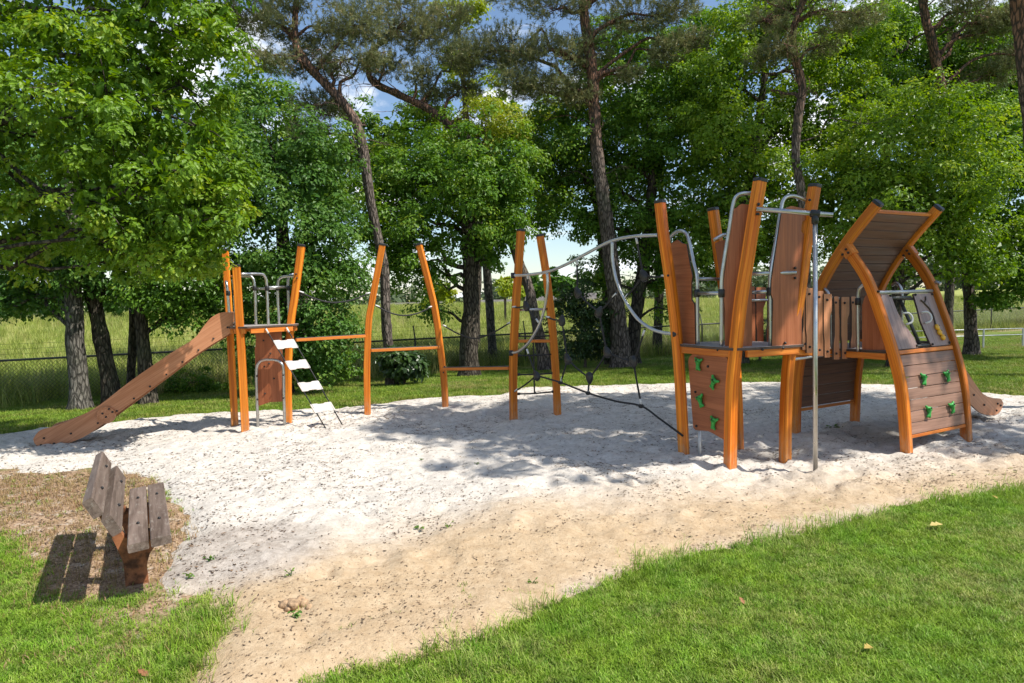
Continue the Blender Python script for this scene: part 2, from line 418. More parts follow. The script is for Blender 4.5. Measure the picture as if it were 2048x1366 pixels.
def foliage(name, c0, c1, c2, trans=0.36, rough=0.45, spec=0.35, ty=1.35):
    m, nt, b = mat(name); t = attr(nt, 'tint', 'Fac')
    c = mixc(nt, ramp(nt, t, 0.0, 0.55), c0, c1); c = mixc(nt, ramp(nt, t, 0.6, 1.0), c, c2)
    nt.links.new(c, b.inputs['Base Color']); setp(b, Roughness=rough); b.inputs['Specular IOR Level'].default_value = spec
    tr = nt.nodes.new('ShaderNodeBsdfTranslucent')
    hs = nt.nodes.new('ShaderNodeHueSaturation'); nt.links.new(c, hs.inputs['Color']); hs.inputs['Hue'].default_value = 0.485
    hs.inputs['Saturation'].default_value = 1.1; hs.inputs['Value'].default_value = ty
    nt.links.new(hs.outputs[0], tr.inputs[0])
    ms = nt.nodes.new('ShaderNodeMixShader'); ms.inputs[0].default_value = trans
    nt.links.new(b.outputs[0], ms.inputs[1]); nt.links.new(tr.outputs[0], ms.inputs[2])
    nt.links.new(ms.outputs[0], nt.nodes['Material Output'].inputs[0])
    return m
M['leaf_near'] = foliage('bright_oak_leaf', (0.080, 0.172, 0.012), (0.165, 0.290, 0.020), (0.340, 0.410, 0.045), 0.38)
M['leaf_dark'] = foliage('dark_oak_leaf', (0.050, 0.130, 0.024), (0.098, 0.208, 0.032), (0.205, 0.310, 0.050), 0.38)
M['leaf_mid'] = foliage('green_oak_leaf', (0.060, 0.148, 0.018), (0.130, 0.255, 0.026), (0.270, 0.365, 0.048), 0.40)
M['leaf_bright'] = foliage('light_green_leaf', (0.092, 0.190, 0.018), (0.190, 0.315, 0.030), (0.360, 0.430, 0.062), 0.42)
M['leaf_yellow'] = foliage('yellow_green_leaf', (0.200, 0.280, 0.022), (0.320, 0.390, 0.042), (0.430, 0.460, 0.075), 0.45)
M['leaf_shrub'] = foliage('dark_evergreen_leaf', (0.022, 0.050, 0.012), (0.042, 0.085, 0.018), (0.085, 0.135, 0.035), 0.22, 0.35, 0.5)
M['needle'] = foliage('pine_needle', (0.115, 0.140, 0.060), (0.200, 0.220, 0.090), (0.320, 0.275, 0.120), 0.25, 0.5, 0.3)
M['far_leaf'] = foliage('far_leaf', (0.080, 0.115, 0.055), (0.120, 0.160, 0.075), (0.170, 0.205, 0.100), 0.25)

def grass_mat(name, c0, c1, c2, dry, dryamt, patch=0.6, trans=0.35):
    m, nt, b = mat(name)
    oi = nt.nodes.new('ShaderNodeObjectInfo'); p = geo(nt)
    tint = attr(nt, 'tint', 'Fac')
    k = math_n(nt, 'ADD', math_n(nt, 'MULTIPLY', oi.outputs['Random'], 0.6), math_n(nt, 'MULTIPLY', tint, 0.4))
    c = mixc(nt, ramp(nt, k, 0.1, 0.6), c0, c1); c = mixc(nt, ramp(nt, k, 0.6, 0.95), c, c2)
    n = noise(nt, oi.outputs['Location'], patch, 5, 0.6)
    c = mixc(nt, ramp(nt, math_n(nt, 'ADD', n, math_n(nt, 'MULTIPLY', math_n(nt, 'SUBTRACT', oi.outputs['Random'], 0.5), 0.25)), 0.52, 0.70, 0, dryamt), c, dry)
    n6 = noise(nt, oi.outputs['Location'], patch * 7, 4, 0.65)
    hs = nt.nodes.new('ShaderNodeHueSaturation'); nt.links.new(c, hs.inputs['Color']); nt.links.new(ramp(nt, n6, 0.32, 0.68, 0.66, 1.24), hs.inputs['Value'])
    nt.links.new(ramp(nt, noise(nt, oi.outputs['Location'], patch * 3, 4, 0.6), 0.35, 0.65, 0.505, 0.485), hs.inputs['Hue']); c = hs.outputs[0]
    nt.links.new(c, b.inputs['Base Color']); setp(b, Roughness=0.5); b.inputs['Specular IOR Level'].default_value = 0.3
    tr = nt.nodes.new('ShaderNodeBsdfTranslucent'); nt.links.new(c, tr.inputs[0])
    ms = nt.nodes.new('ShaderNodeMixShader'); ms.inputs[0].default_value = trans
    nt.links.new(b.outputs[0], ms.inputs[1]); nt.links.new(tr.outputs[0], ms.inputs[2])
    nt.links.new(ms.outputs[0], nt.nodes['Material Output'].inputs[0])
    return m
M['lawn'] = grass_mat('lawn_blade', (0.140, 0.275, 0.018), (0.240, 0.400, 0.034), (0.410, 0.500, 0.115), (0.450, 0.420, 0.170), 0.6, 1.3)
M['lawn_far'] = grass_mat('far_lawn_blade', (0.125, 0.230, 0.018), (0.200, 0.305, 0.030), (0.310, 0.370, 0.060), (0.460, 0.380, 0.150), 0.7, 0.55)
M['meadow'] = grass_mat('meadow_blade', (0.190, 0.260, 0.040), (0.290, 0.350, 0.065), (0.440, 0.440, 0.140), (0.560, 0.480, 0.220), 0.6, 0.25)
M['dry'] = grass_mat('dry_grass_blade', (0.230, 0.190, 0.055), (0.330, 0.225, 0.105), (0.440, 0.310, 0.170), (0.360, 0.215, 0.110), 0.8, 0.9, 0.2)

# ground and sand
m, nt, b = mat('turf_soil'); p = geo(nt)
n1 = noise(nt, p, 9, 6, 0.65); n2 = noise(nt, p, 0.9, 4)
c = mixc(nt, ramp(nt, n1, 0.3, 0.7), (0.105, 0.150, 0.026), (0.190, 0.220, 0.055))
c = mixc(nt, ramp(nt, attr(nt, 'mead', 'Fac'), 0.0, 1.0), c, mixc(nt, ramp(nt, noise(nt, p, 0.35, 6, 0.7), 0.35, 0.65), (0.20, 0.245, 0.05), (0.36, 0.36, 0.12)))
dryc = mixc(nt, ramp(nt, noise(nt, p, 45, 5, 0.7), 0.35, 0.65), (0.19, 0.115, 0.070), (0.47, 0.335, 0.215))
dryc = mixc(nt, ramp(nt, noise(nt, p, 5.5, 6, 0.7), 0.52, 0.66, 0.0, 0.85), dryc, (0.55, 0.475, 0.39))
c = mixc(nt, ramp(nt, math_n(nt, 'ADD', attr(nt, 'dry', 'Fac'), math_n(nt, 'MULTIPLY', math_n(nt, 'SUBTRACT', n1, 0.5), 0.9)), 0.3, 0.7), c, dryc)
nt.links.new(c, b.inputs['Base Color']); setp(b, Roughness=0.95); b.inputs['Specular IOR Level'].default_value = 0.1
bump(nt, b, noise(nt, p, 60, 5, 0.7), 0.6, 0.02); M['ground'] = m

m, nt, b = mat('sand'); p = geo(nt)
n1 = noise(nt, p, 1.6, 6, 0.65); n2 = noise(nt, p, 14, 6, 0.7); n3 = noise(nt, p, 220, 3, 0.7)
tan = attr(nt, 'tan', 'Fac'); soil = attr(nt, 'soil', 'Fac')
white = mixc(nt, ramp(nt, n2, 0.35, 0.65), (0.535, 0.487, 0.427), (0.665, 0.620, 0.557))
tanc = mixc(nt, ramp(nt, n2, 0.3, 0.7), (0.425, 0.300, 0.176), (0.545, 0.412, 0.264))
c = mixc(nt, ramp(nt, math_n(nt, 'ADD', tan, math_n(nt, 'MULTIPLY', math_n(nt, 'SUBTRACT', n1, 0.5), 0.55)), 0.0, 1.0), white, tanc)
grey = mixc(nt, ramp(nt, n2, 0.35, 0.65), (0.33, 0.285, 0.245), (0.50, 0.445, 0.390))
c = mixc(nt, ramp(nt, math_n(nt, 'ADD', soil, math_n(nt, 'MULTIPLY', math_n(nt, 'SUBTRACT', n1, 0.5), 1.6)), 0.3, 1.1), c, grey)
# fine dark crumbs between the grains
cr = noise(nt, mapv(nt, p, (1, 1.7, 1)), 62, 4, 0.6)
cm = noise(nt, p, 3.2, 5, 0.7)
c = mixc(nt, math_n(nt, 'MULTIPLY', ramp(nt, cr, 0.57, 0.66), ramp(nt, cm, 0.42, 0.62, 0.06, 0.7)), c, (0.115, 0.080, 0.058))
c = mixc(nt, ramp(nt, n3, 0.35, 0.75, 0.0, 0.22), c, (0.30, 0.24, 0.18))
nt.links.new(c, b.inputs['Base Color']); setp(b, Roughness=0.95); b.inputs['Specular IOR Level'].default_value = 0.15
bump(nt, b, math_n(nt, 'ADD', math_n(nt, 'MULTIPLY', noise(nt, p, 26, 6, 0.7), 1.0), math_n(nt, 'MULTIPLY', n3, 0.12)), 0.55, 0.035); M['sand'] = m
M['litter'] = foliage('dry_leaf_litter', (0.045, 0.033, 0.026), (0.115, 0.080, 0.056), (0.26, 0.165, 0.095), 0.1, 0.8, 0.1, 1.0)
M['roof_tile'] = plain('dark_roof_tile', (0.13, 0.115, 0.11), 0.8, 0, 0.2, 2)
M['render_wall'] = plain('pale_render', (0.62, 0.60, 0.56), 0.9, 0, 0.08, 1)
M['glass'] = plain('window_glass', (0.05, 0.07, 0.09), 0.1, 0, 0.1, 1)
M['pool_blue'] = plain('pale_blue_sheet', (0.35, 0.62, 0.80), 0.6, 0, 0.05, 1)

# ================================================================== the setting
def geomspace_out(a, b, first, k):
    out = [a]; st = first
    while (out[-1] < b if b > a else out[-1] > b):
        out.append(out[-1] + st * (1 if b > a else -1)); st *= k
    return out
xs = np.array(geomspace_out(-14, -2600, .3, 1.16)[::-1][:-1] + list(np.arange(-14, 15.01, .16)) + geomspace_out(15.1, 2600, .3, 1.16))
ys = np.array(geomspace_out(.6, -60, .3, 1.2)[::-1][:-1] + list(np.arange(.6, 21, .16)) + geomspace_out(21.1, 3000, .3, 1.11))
DRY = [(-6.5, 6.5), (-3.85, 6.65), (-3.1, 5.9), (-1.9, 4.36), (-1.45, 3.85), (-1.6, 3.72), (-2.5, 3.66), (-2.9, 3.95), (-3.4, 4.7), (-6.5, 5.5)]
def dryness(x, y):
    d = sdist(x, y, DRY); s = fence_s(x, y)
    a = sstep(-0.35, 0.25, d + 0.5 * fbm(x * 2, y * 2, 61))
    edge = 0.55 * sstep(-0.55, -0.05, sdist(x, y)) * (0.5 + fbm(x * 3, y * 3, 66) * 1.6)
    under = 0.55 * sstep(-2.6, -0.6, s) * sstep(1.5, 0.2, s) * (vnoise(x * .8, y * .8, None, 67) > .45)
    left = (.25 + 1.3 * fbm(x * 1.6, y * 1.6, 68)) * sstep(-1.2, -1.5, x) * sstep(4.6, 3.6, y)
    return np.clip(np.maximum(np.maximum(np.maximum(a, edge), under), left), 0, 1)
ground = grid_mesh('ground', xs, ys, lambda x, y: gz(x, y) - np.clip(sdist(x, y) * 0.5, 0, 0.22), M['ground'],
                   {'dry': dryness, 'mead': lambda x, y: sstep(-0.5, 2.0, fence_s(x, y))})
tag(ground, kind='structure')
def tanness(x, y):
    yb = np.interp(x, [-3, -1.99, -1.52, -.13, 1.57, 2.95, 4.92, 8, 11], [2.6, 3.45, 4.15, 4.95, 5.35, 5.65, 6.2, 7.3, 8.4])
    return sstep(1.1, -1.0, y - yb)
def soilness(x, y):
    d = np.hypot((x + 1.75) / 0.75, (y - 4.25) / 0.8)
    e = 0.55 * sstep(0.35, 0.0, sdist(x, y)) * (x > 0.2) * (y < 8)
    return np.maximum(sstep(1.25, 0.3, d), e)
sand = grid_mesh('sand', np.arange(-10.2, 10.9, .042), np.arange(1.0, 12.4, .042), sand_z, M['sand'], {'tan': tanness, 'soil': soilness})
tag(sand, kind='structure')

# ------------------------------------------------------------------ grass
def tuft(name, n, rad, hmin, hmax, w, lean, mt, seed, seg=2):
    rg = np.random.default_rng(seed); vs = []; fs = []; ti = []
    for k in range(n):
        a = rg.uniform(0, 6.283); r = rad * math.sqrt(rg.uniform()); x, y = r * math.cos(a), r * math.sin(a)
        h = rg.uniform(hmin, hmax); la = rg.uniform(0, 6.283); l = lean * h * rg.uniform(.3, 1.3)
        dx, dy = math.cos(la) * l, math.sin(la) * l; wx, wy = -math.sin(la) * w / 2, math.cos(la) * w / 2
        t = rg.uniform(); b0 = len(vs)
        vs += [(x - wx, y - wy, -.01), (x + wx, y + wy, -.01), (x + dx * .35 + wx * .8, y + dy * .35 + wy * .8, h * .6), (x + dx * .35 - wx * .8, y + dy * .35 - wy * .8, h * .6), (x + dx, y + dy, h)]
        fs += [(b0, b0 + 1, b0 + 2, b0 + 3), (b0 + 3, b0 + 2, b0 + 4)]
        ti += [t] * 5
    me = bpy.data.meshes.new(name); me.from_pydata(vs, [], fs); me.materials.append(mt)
    at_ = me.attributes.new('tint', 'FLOAT', 'POINT'); at_.data.foreach_set('value', np.array(ti, np.float32)); me.update()
    return bpy.data.objects.new(name, me)
def scatter(name, xs, ys, dens, dmax, protos, smin, smax, seed, label, zf=gz):
    o = grid_mesh(name, xs, ys, zf, protos[0].data.materials[0], {'dens': dens})
    pc = bpy.data.collections.new(name + '_tufts')
    for p_ in protos: pc.objects.link(p_)
    ng = bpy.data.node_groups.new(name, 'GeometryNodeTree')
    ng.interface.new_socket('Geometry', in_out='INPUT', socket_type='NodeSocketGeometry')
    ng.interface.new_socket('Geometry', in_out='OUTPUT', socket_type='NodeSocketGeometry')
    L = ng.links.new
    gi = ng.nodes.new('NodeGroupInput'); go = ng.nodes.new('NodeGroupOutput')
    ds = ng.nodes.new('GeometryNodeDistributePointsOnFaces'); ds.inputs['Seed'].default_value = seed
    na = ng.nodes.new('GeometryNodeInputNamedAttribute'); na.data_type = 'FLOAT'; na.inputs['Name'].default_value = 'dens'
    mu = ng.nodes.new('ShaderNodeMath'); mu.operation = 'MULTIPLY'; mu.inputs[1].default_value = dmax
    L(na.outputs['Attribute'], mu.inputs[0]); L(gi.outputs[0], ds.inputs['Mesh']); L(mu.outputs[0], ds.inputs['Density'])
    ci = ng.nodes.new('GeometryNodeCollectionInfo'); ci.inputs['Collection'].default_value = pc; ci.inputs['Separate Children'].default_value = True
    ci.inputs['Reset Children'].default_value = True
    ip = ng.nodes.new('GeometryNodeInstanceOnPoints'); ip.inputs['Pick Instance'].default_value = True
    rr = ng.nodes.new('FunctionNodeRandomValue'); rr.data_type = 'FLOAT_VECTOR'
    rr.inputs[0].default_value = (-.16, -.16, 0); rr.inputs[1].default_value = (.16, .16, 6.283); rr.inputs['Seed'].default_value = seed + 1
    rs = ng.nodes.new('FunctionNodeRandomValue'); rs.data_type = 'FLOAT'
    rs.inputs[2].default_value = smin; rs.inputs[3].default_value = smax; rs.inputs['Seed'].default_value = seed + 2
    L(ds.outputs['Points'], ip.inputs['Points']); L(ci.outputs[0], ip.inputs['Instance'])
    L(rr.outputs[0], ip.inputs['Rotation']); L(rs.outputs[1], ip.inputs['Scale']); L(ip.outputs[0], go.inputs[0])
    md = o.modifiers.new('scatter', 'NODES'); md.node_group = ng
    tag(o, label, 'grass', kind='stuff')
    return o
def lawn_dens(x, y):
    sd = sand_sd(x, y); d = sstep(0.06, -0.14, sd) * (1 - .985 * sstep(.15, .7, dryness(x, y)) * (x < -1.3))
    return d * (0.55 + 0.45 * sstep(0.35, 0.55, vnoise(x * 2.1, y * 2.1, None, 71) + .2)) + 0.012 * (sd > 0) * (sd < .5)
scatter('lawn_grass', np.arange(-5.4, 7.6, .1), np.arange(1.7, 6.6, .1), lawn_dens, 4300,
        [tuft('grass_tuft', 10, .026, .008, .026, .0038, 1.25, M['lawn'], 100 + k) for k in range(5)], .7, 1.25, 3,
        'short mown green lawn grass in the foreground')
scatter('edge_grass', np.arange(-5.4, 7.6, .1), np.arange(1.7, 6.6, .1),
        lambda x, y: sstep(0.12, -0.02, sand_sd(x, y)) * sstep(-0.4, -0.08, sand_sd(x, y)) * (vnoise(x * 2.5, y * 2.5, None, 77) > .45) * (1 - sstep(.05, .4, dryness(x, y)) * (x < -1.3) * (y > 3.5)), 300,
        [tuft('long_grass_tuft', 12, .03, .035, .10, .0034, .9, M['lawn'], 130 + k) for k in range(4)], .6, 1.2, 5,
        'longer shaggy grass along the sand edge')
scatter('dry_grass', np.arange(-6.6, -1.2, .1), np.arange(1.8, 7.0, .1),
        lambda x, y: dryness(x, y) * sstep(.02, -.12, sand_sd(x, y)) * (.25 + .75 * (vnoise(x * 3, y * 3, None, 79) > .42)), 420,
        [tuft('dry_tuft', 10, .035, .012, .04, .0036, 1.0, M['dry'], 150 + k) for k in range(4)], .7, 1.3, 7,
        'sparse dry brown grass around the bench')
scatter('far_lawn_grass', np.arange(-13, 19, .2), np.arange(7.0, 24, .2),
        lambda x, y: sstep(0.08, -0.10, sand_sd(x, y)) * sstep(0.6, -0.3, fence_s(x, y)) * (.6 + .4 * (vnoise(x, y, None, 81) > .35)), 330,
        [tuft('far_tuft', 18, .075, .02, .055, .007, .8, M['lawn_far'], 170 + k) for k in range(4)], .7, 1.25, 9,
        'mown lawn strip between the sand and the trees')
scatter('meadow_grass', np.arange(-32, 46, .6), np.arange(8, 75, .6),
        lambda x, y: sstep(-1.0, 1.2, fence_s(x, y)) * (sstep(14, 2, fence_s(x, y)) * .85 + .15) * sstep(62, 50, fence_s(x, y)), 26,
        [tuft('meadow_tuft', 26, .20, .16, .46, .011, .55, M['meadow'], 190 + k) for k in range(5)], .7, 1.45, 11,
        'tall unmown yellow green meadow grass beyond the fence')

# leaf litter on sand and dry soil
def litter(name, n, xr, yr, keep, smin, smax, seed, label, zf):
    rg = np.random.default_rng(seed)
    x = rg.uniform(*xr, n); y = rg.uniform(*yr, n); k = keep(x, y, rg); x = x[k]; y = y[k]; n = len(x)
    z = zf(x, y) + 0.003; L = (smin + (smax - smin) * rg.uniform(0, 1, n) ** 2.2) * np.clip(.62 + (y - 3.0) * .12, .62, 1.1); W = L * rg.uniform(.12, .5, n) ; a = rg.uniform(0, 6.283, n)
    dx, dy = np.cos(a), np.sin(a); c1 = rg.uniform(-.05, .16, n) * L; c2 = rg.uniform(-.05, .16, n) * L
    P = np.stack([x, y, z], 1); d = np.stack([dx, dy, np.zeros(n)], 1); w = np.stack([-dy, dx, np.zeros(n)], 1); up = np.array([0, 0, 1.0])
    v = np.stack([P - d * L[:, None] / 2 + up * c1[:, None], P + w * W[:, None] / 2, P + d * L[:, None] / 2 + up * c2[:, None], P - w * W[:, None] / 2], 1).reshape(-1, 3)
    f = np.arange(4 * n).reshape(n, 4)
    o = np_mesh(name, v, f, M['litter'], {'tint': ('FLOAT', np.repeat(rg.uniform(0, 1, n), 4))})
    return tag(o, label, 'leaf litter', kind='stuff')
def lk(x, y, rg):
    sd = sand_sd(x, y); t = tanness(x, y)
    pz = vnoise(x * 1.7, y * 1.7, None, 91) * .6 + vnoise(x * 5, y * 5, None, 92) * .4
    dn = (.22 + .9 * sstep(.47, .64, pz)) * (.7 + .3 * t) + .9 * sstep(.7, .1, sd) * t * sstep(.4, .6, pz)
    return (sd > .02) & (rg.uniform(0, 1, len(x)) < dn)
litter('leaf_litter', 300000, (-9, 9), (2.4, 11.8), lk, .006, .038, 5, 'dry dark leaf and twig bits scattered over the sand', sand_z)
litter('needle_litter', 17000, (-6.4, -1.6), (3.4, 7.1), lambda x, y, rg: rg.uniform(0, 1, len(x)) < dryness(x, y), .012, .05, 6, 'brown fallen leaves and needles on dry ground by the bench',
       lambda x, y: np.maximum(gz(x, y), sand_z(x, y)))

# ================================================================== play equipment
def csec(w, d, c=0.009):
    w /= 2; d /= 2
    return [(w, -d + c), (w, d - c), (w - c, d), (-w + c, d), (-w, d - c), (-w, -d + c), (-w + c, -d), (w - c, -d)]
def post(t, pts, w=.098, d=.098, rot=0.0, cap=True, name='post'):
    pts = [V(p) for p in pts]; pts[0] = V((pts[0].x, pts[0].y, pts[0].z - .25))
    path = smooth(pts, 7) if len(pts) > 2 else pts
    ref = (math.cos(rot), math.sin(rot), 0)
    w *= .88; d *= .88
    o = MB().sweep(path, csec(w, d), ref).build(name, M['post'], t)
    if cap:
        dr = (path[-1] - path[-2]).normalized()
        MB().sweep([path[-1] - dr * .006, path[-1] + dr * .016, path[-1] + dr * .024], csec(w + .008, d + .008, .014), ref, scale=[1, 1, .86]).build('cap', M['black'], o)
    return path
def bolts(t, items, r=.011, name='bolts'):                  # items: (point, normal)
    mb = MB()
    for p, n in items:
        n = V(n).normalized(); a = n.orthogonal().normalized(); b_ = n.cross(a)
        mb.sweep([V(p) - n * .004, V(p) + n * .007], [(math.cos(k * math.pi / 4) * r, math.sin(k * math.pi / 4) * r) for k in range(8)], a)
        mb.ball(V(p) + n * .007, r * .95, r * .95, r * .6, 8, 4, (a, b_, n))
    return mb.build(name, M['black'], t, 'stuff')
def clamp(t, p, dr, r=.027, l=.062, name='clamp'):
    dr = V(dr).normalized(); p = V(p)
    return MB().sweep([p - dr * l / 2, p - dr * l * .42, p + dr * l * .42, p + dr * l / 2], [(math.cos(k * math.pi / 6) * r, math.sin(k * math.pi / 6) * r) for k in range(12)],
                      dr.orthogonal(), True, scale=[.85, 1, 1, .85]).build(name, M['black'], t)
def tube(t, pts, r=.0172, name='tube', n=6, mt='steel'):
    return MB().tube(smooth(pts, n) if len(pts) > 2 else [V(p) for p in pts], r, 12).build(name, M[mt], t)
def rope(t, pts, r=.0105, name='rope', n=8):
    return MB().tube(smooth(pts, n) if len(pts) > 2 else [V(p) for p in pts], r, 7).build(name, M['rope'], t)
def ferrule(t, p, q, name='ferrule'):
    p = V(p); q = V(q); d = (q - p).normalized()
    return MB().tube([p + d * .01, p + d * .075], .0115, 8).build(name, M['white'], t)
def gtop(x, y): return surf_z(x, y)
def rnd_poly(pts, r=.02, n=3):                              # round the corners of a 3-D outline
    out = []; m_ = len(pts)
    for i in range(m_):
        p, c, q = V(pts[i - 1]), V(pts[i]), V(pts[(i + 1) % m_])
        a = p - c; b_ = q - c; k = min(r, a.length * .45, b_.length * .45)
        s_, e_ = c + a.normalized() * k, c + b_.normalized() * k
        for j in range(n + 1):
            u_ = j / n; out.append(s_ * (1 - u_) ** 2 + c * 2 * u_ * (1 - u_) + e_ * u_ ** 2)
    return out
def board(t, pts, nrm, th=.018, grain=(0, 0, 1), mt='panel', ed='edge', name='panel', rr=.02):
    return MB().plate(rnd_poly(pts, rr), nrm, th, grain).build(name, [M[mt], M[ed]], t)
def deck_on(t, poly, z, name='deck'):
    o = MB().plate([V((x, y, z - .012)) for x, y in poly], (0, 0, 1), .022, (1, 0, 0)).build(name, [M['deck'], M['edge']], t)
    n = len(poly); c = sum((V((x, y, 0)) for x, y in poly), V((0, 0, 0))) / n
    for i in range(n):
        a = V((*poly[i], 0)); b_ = V((*poly[(i + 1) % n], 0)); i_ = lambda q: q + (c - q).normalized() * .035
        a, b_ = i_(a), i_(b_); d = (b_ - a).normalized() * .03
        MB().bar(a + d + V((0, 0, z - .056)), b_ - d + V((0, 0, z - .056)), .032, .062).build('deck_beam', M['beam'], t)
    return o

# ---- small slide tower on the left
pA, pB, pC = V((-3.585, 8.684, 0)), V((-3.25, 8.17, 0)), V((-2.902, 8.70, 0))
T1 = thing('play_tower', 'small three post orange timber tower at the top of the long slide', 'play tower', (-3.245, 8.5, 0))
post(T1, [pA, pA + V((0, 0, 1.2)), pA + V((-.02, .02, 2.26))], rot=.35)
post(T1, [pB, pB + V((0, 0, 1.0)), pB + V((.0, -.03, 2.03))], .1, .09, rot=.25)
post(T1, [pC, (-2.885, 8.7, .6), (-2.815, 8.7, 1.3), (-2.744, 8.7, 1.68), (-2.634, 8.7, 2.296)], rot=.1)
DZ1 = 1.315
deck_on(T1, [(-3.64, 8.60), (-3.36, 8.14), (-3.14, 8.10), (-2.70, 8.60), (-2.74, 8.79), (-3.56, 8.80)], DZ1)
def side(px, py, a, b_): return onp(px, py, a, (b_ - a).to_2d().normalized())
AC, BC = (pA, pC), (pB, pC)
tube(T1, [side(462, 553, *AC), side(495, 552, *AC), side(505, 556, *AC), side(509, 568, *AC), side(511, 600, *AC), side(512, 650, *AC)])
tube(T1, [side(600, 552, *AC), side(572, 553, *AC), side(560, 557, *AC), side(556, 568, *AC), side(556, 600, *AC), side(559, 650, *AC)])
MB().tube([side(509, 578, *AC), side(556, 577, *AC)], .016, 10).build('rail', M['steel'], T1)
tube(T1, [side(481, 548, *BC), side(520, 548, *BC), side(529, 552, *BC), side(533, 565, *BC), side(535, 600, *BC), side(537, 652, *BC)])
tube(T1, [side(598, 549, *BC), side(584, 549, *BC), side(578, 554, *BC), side(576, 568, *BC), side(577, 600, *BC), side(579, 650, *BC)])
MB().tube([side(534, 575, *BC), side(577, 574, *BC)], .017, 10).build('rail', M['steel'], T1)
for q, s_ in ((509, AC), (556, AC), (534, BC), (577, BC)): clamp(T1, side(q, 576.5, *s_), (.02, 0, 1))
e1 = V((-3.55, 8.56, 0)); tube(T1, [e1 + V((-.02, .06, 1.86)), e1 + V((.0, .0, 1.86)), e1 + V((.02, -.03, 1.78)), e1 + V((.03, -.03, 1.5)), e1 + V((.03, -.03, 1.30))])
e2 = V((-3.33, 8.22, 0)); tube(T1, [e2 + V((.02, -.05, 1.86)), e2 + V((.0, .0, 1.86)), e2 + V((0, .03, 1.78)), e2 + V((0, .03, 1.5)), e2 + V((0, .03, 1.30))])
clamp(T1, e1 + V((.03, -.03, 1.72)), (0, 0, 1)); clamp(T1, e2 + V((0, .03, 1.72)), (0, 0, 1))
po = [(509, 652), (563, 652), (565, 700), (568, 728), (564, 745), (565, 803), (540, 804), (518, 812), (512, 770), (510, 700), (513, 676), (508, 664)]
board(T1, [at(x, y, 8.50) for x, y in po], (0, -1, 0), .018, rr=.012)
hoop = [(516, 852), (514, 800), (513, 742), (518, 726), (528, 720), (550, 720), (562, 726), (567, 742), (568, 800), (569, 850)]
hp = [at(x, y, 8.44) for x, y in hoop]; hp[0].z = hp[-1].z = -.1
tube(T1, hp, .0175, 'hoop')
bolts(T1, [(at(x, y, 8.488), (0, -1, 0)) for x, y in [(527, 681), (541, 707), (529, 733), (548, 757), (530, 787), (538, 727)]] +
      [(at(x, y, 8.42), (0, -1, 0)) for x, y in [(514, 752), (567, 750), (515, 799), (567, 796)]] + [(at(x, y, 8.65), (0, -1, 0)) for x, y in [(592, 548), (594, 556)]])

# ---- long slide
def make_slide(t, top, bot, nrm, width, bed_f, mt='panel_pale', grain=None, kick=None):
    """top / bot: points of the near cheek from the tower down, on one upright plane with outward normal nrm"""
    nrm = V(nrm).normalized(); g_ = grain or (top[-1] - top[0])
    for k, off in enumerate((0, width)):
        pts = [p - nrm * off for p in top] + [p - nrm * off for p in bot[::-1]]
        MB().plate(pts, nrm, .021, g_).build('cheek', [M[mt], M['edge_pale']], t)
    tp = smooth(top, 4); bt = smooth(bot, 4); n = 26
    def samp(pl, u):
        x = u * (len(pl) - 1); i = min(int(x), len(pl) - 2); return pl[i].lerp(pl[i + 1], x - i)
    path = [samp(tp, k / n).lerp(samp(bt, k / n), bed_f) - nrm * width / 2 for k in range(n + 1)]
    MB().sweep(path, [(.005, -width / 2 + .012), (.005, width / 2 - .012), (-.005, width / 2 - .012), (-.005, -width / 2 + .012)], (0, 0, 1), True).build('bed', M['steel'], t)
SD = V((-.97, -.244, 0)); SN = V((.244, -.97, 0)); S0 = V((-3.34, 8.235, 0))
S_top = [(467, 625), (443, 625), (422, 636), (405, 656), (388, 677), (339, 708), (260, 763), (202, 808), (160, 832), (109, 852), (84, 859), (73, 868), (67, 878)]
S_bot = [(465, 663), (445, 676), (425, 688), (405, 701), (385, 714), (340, 748), (280, 793), (225, 834), (178, 868), (143, 884), (105, 894), (82, 894), (70, 887)]
onS = lambda x, y, off=0.0: onp(x, y, S0 + SN * off, SD)
T2 = thing('slide', 'long brown wood grain slide running down left from the small tower', 'slide', (-4.4, 8.0, 0))
make_slide(T2, smooth([onS(*q) for q in S_top], 4), smooth([onS(*q) for q in S_bot], 4), SN, .42, .55)
dc = onS(213, 830, .022); MB().sweep([dc - SN * .012, dc + SN * .016], [(math.cos(k * math.pi / 14) * .098, math.sin(k * math.pi / 14) * .098) for k in range(28)], SD).build('boss', [M['panel_pale']], T2)
sb = [(455, 655), (427, 677), (397, 700), (365, 724), (333, 749), (300, 773), (268, 797), (234, 822), (196, 846), (142, 867), (108, 887), (88, 876), (82, 890)]
bolts(T2, [(onS(x, y, .012), SN) for x, y in sb] + [(onS(x, y, .042), SN) for x, y in [(205, 827), (218, 818), (225, 824), (212, 834)]], .0115)
fp = onS(108, 897) - SN * .02
for k in (0, .38): MB().bar(fp - SN * k + V((0, 0, .06)), fp - SN * k + V((0, 0, -.25)), .05, .05, (1, 0, 0)).build('foot', M['galv'], T2)

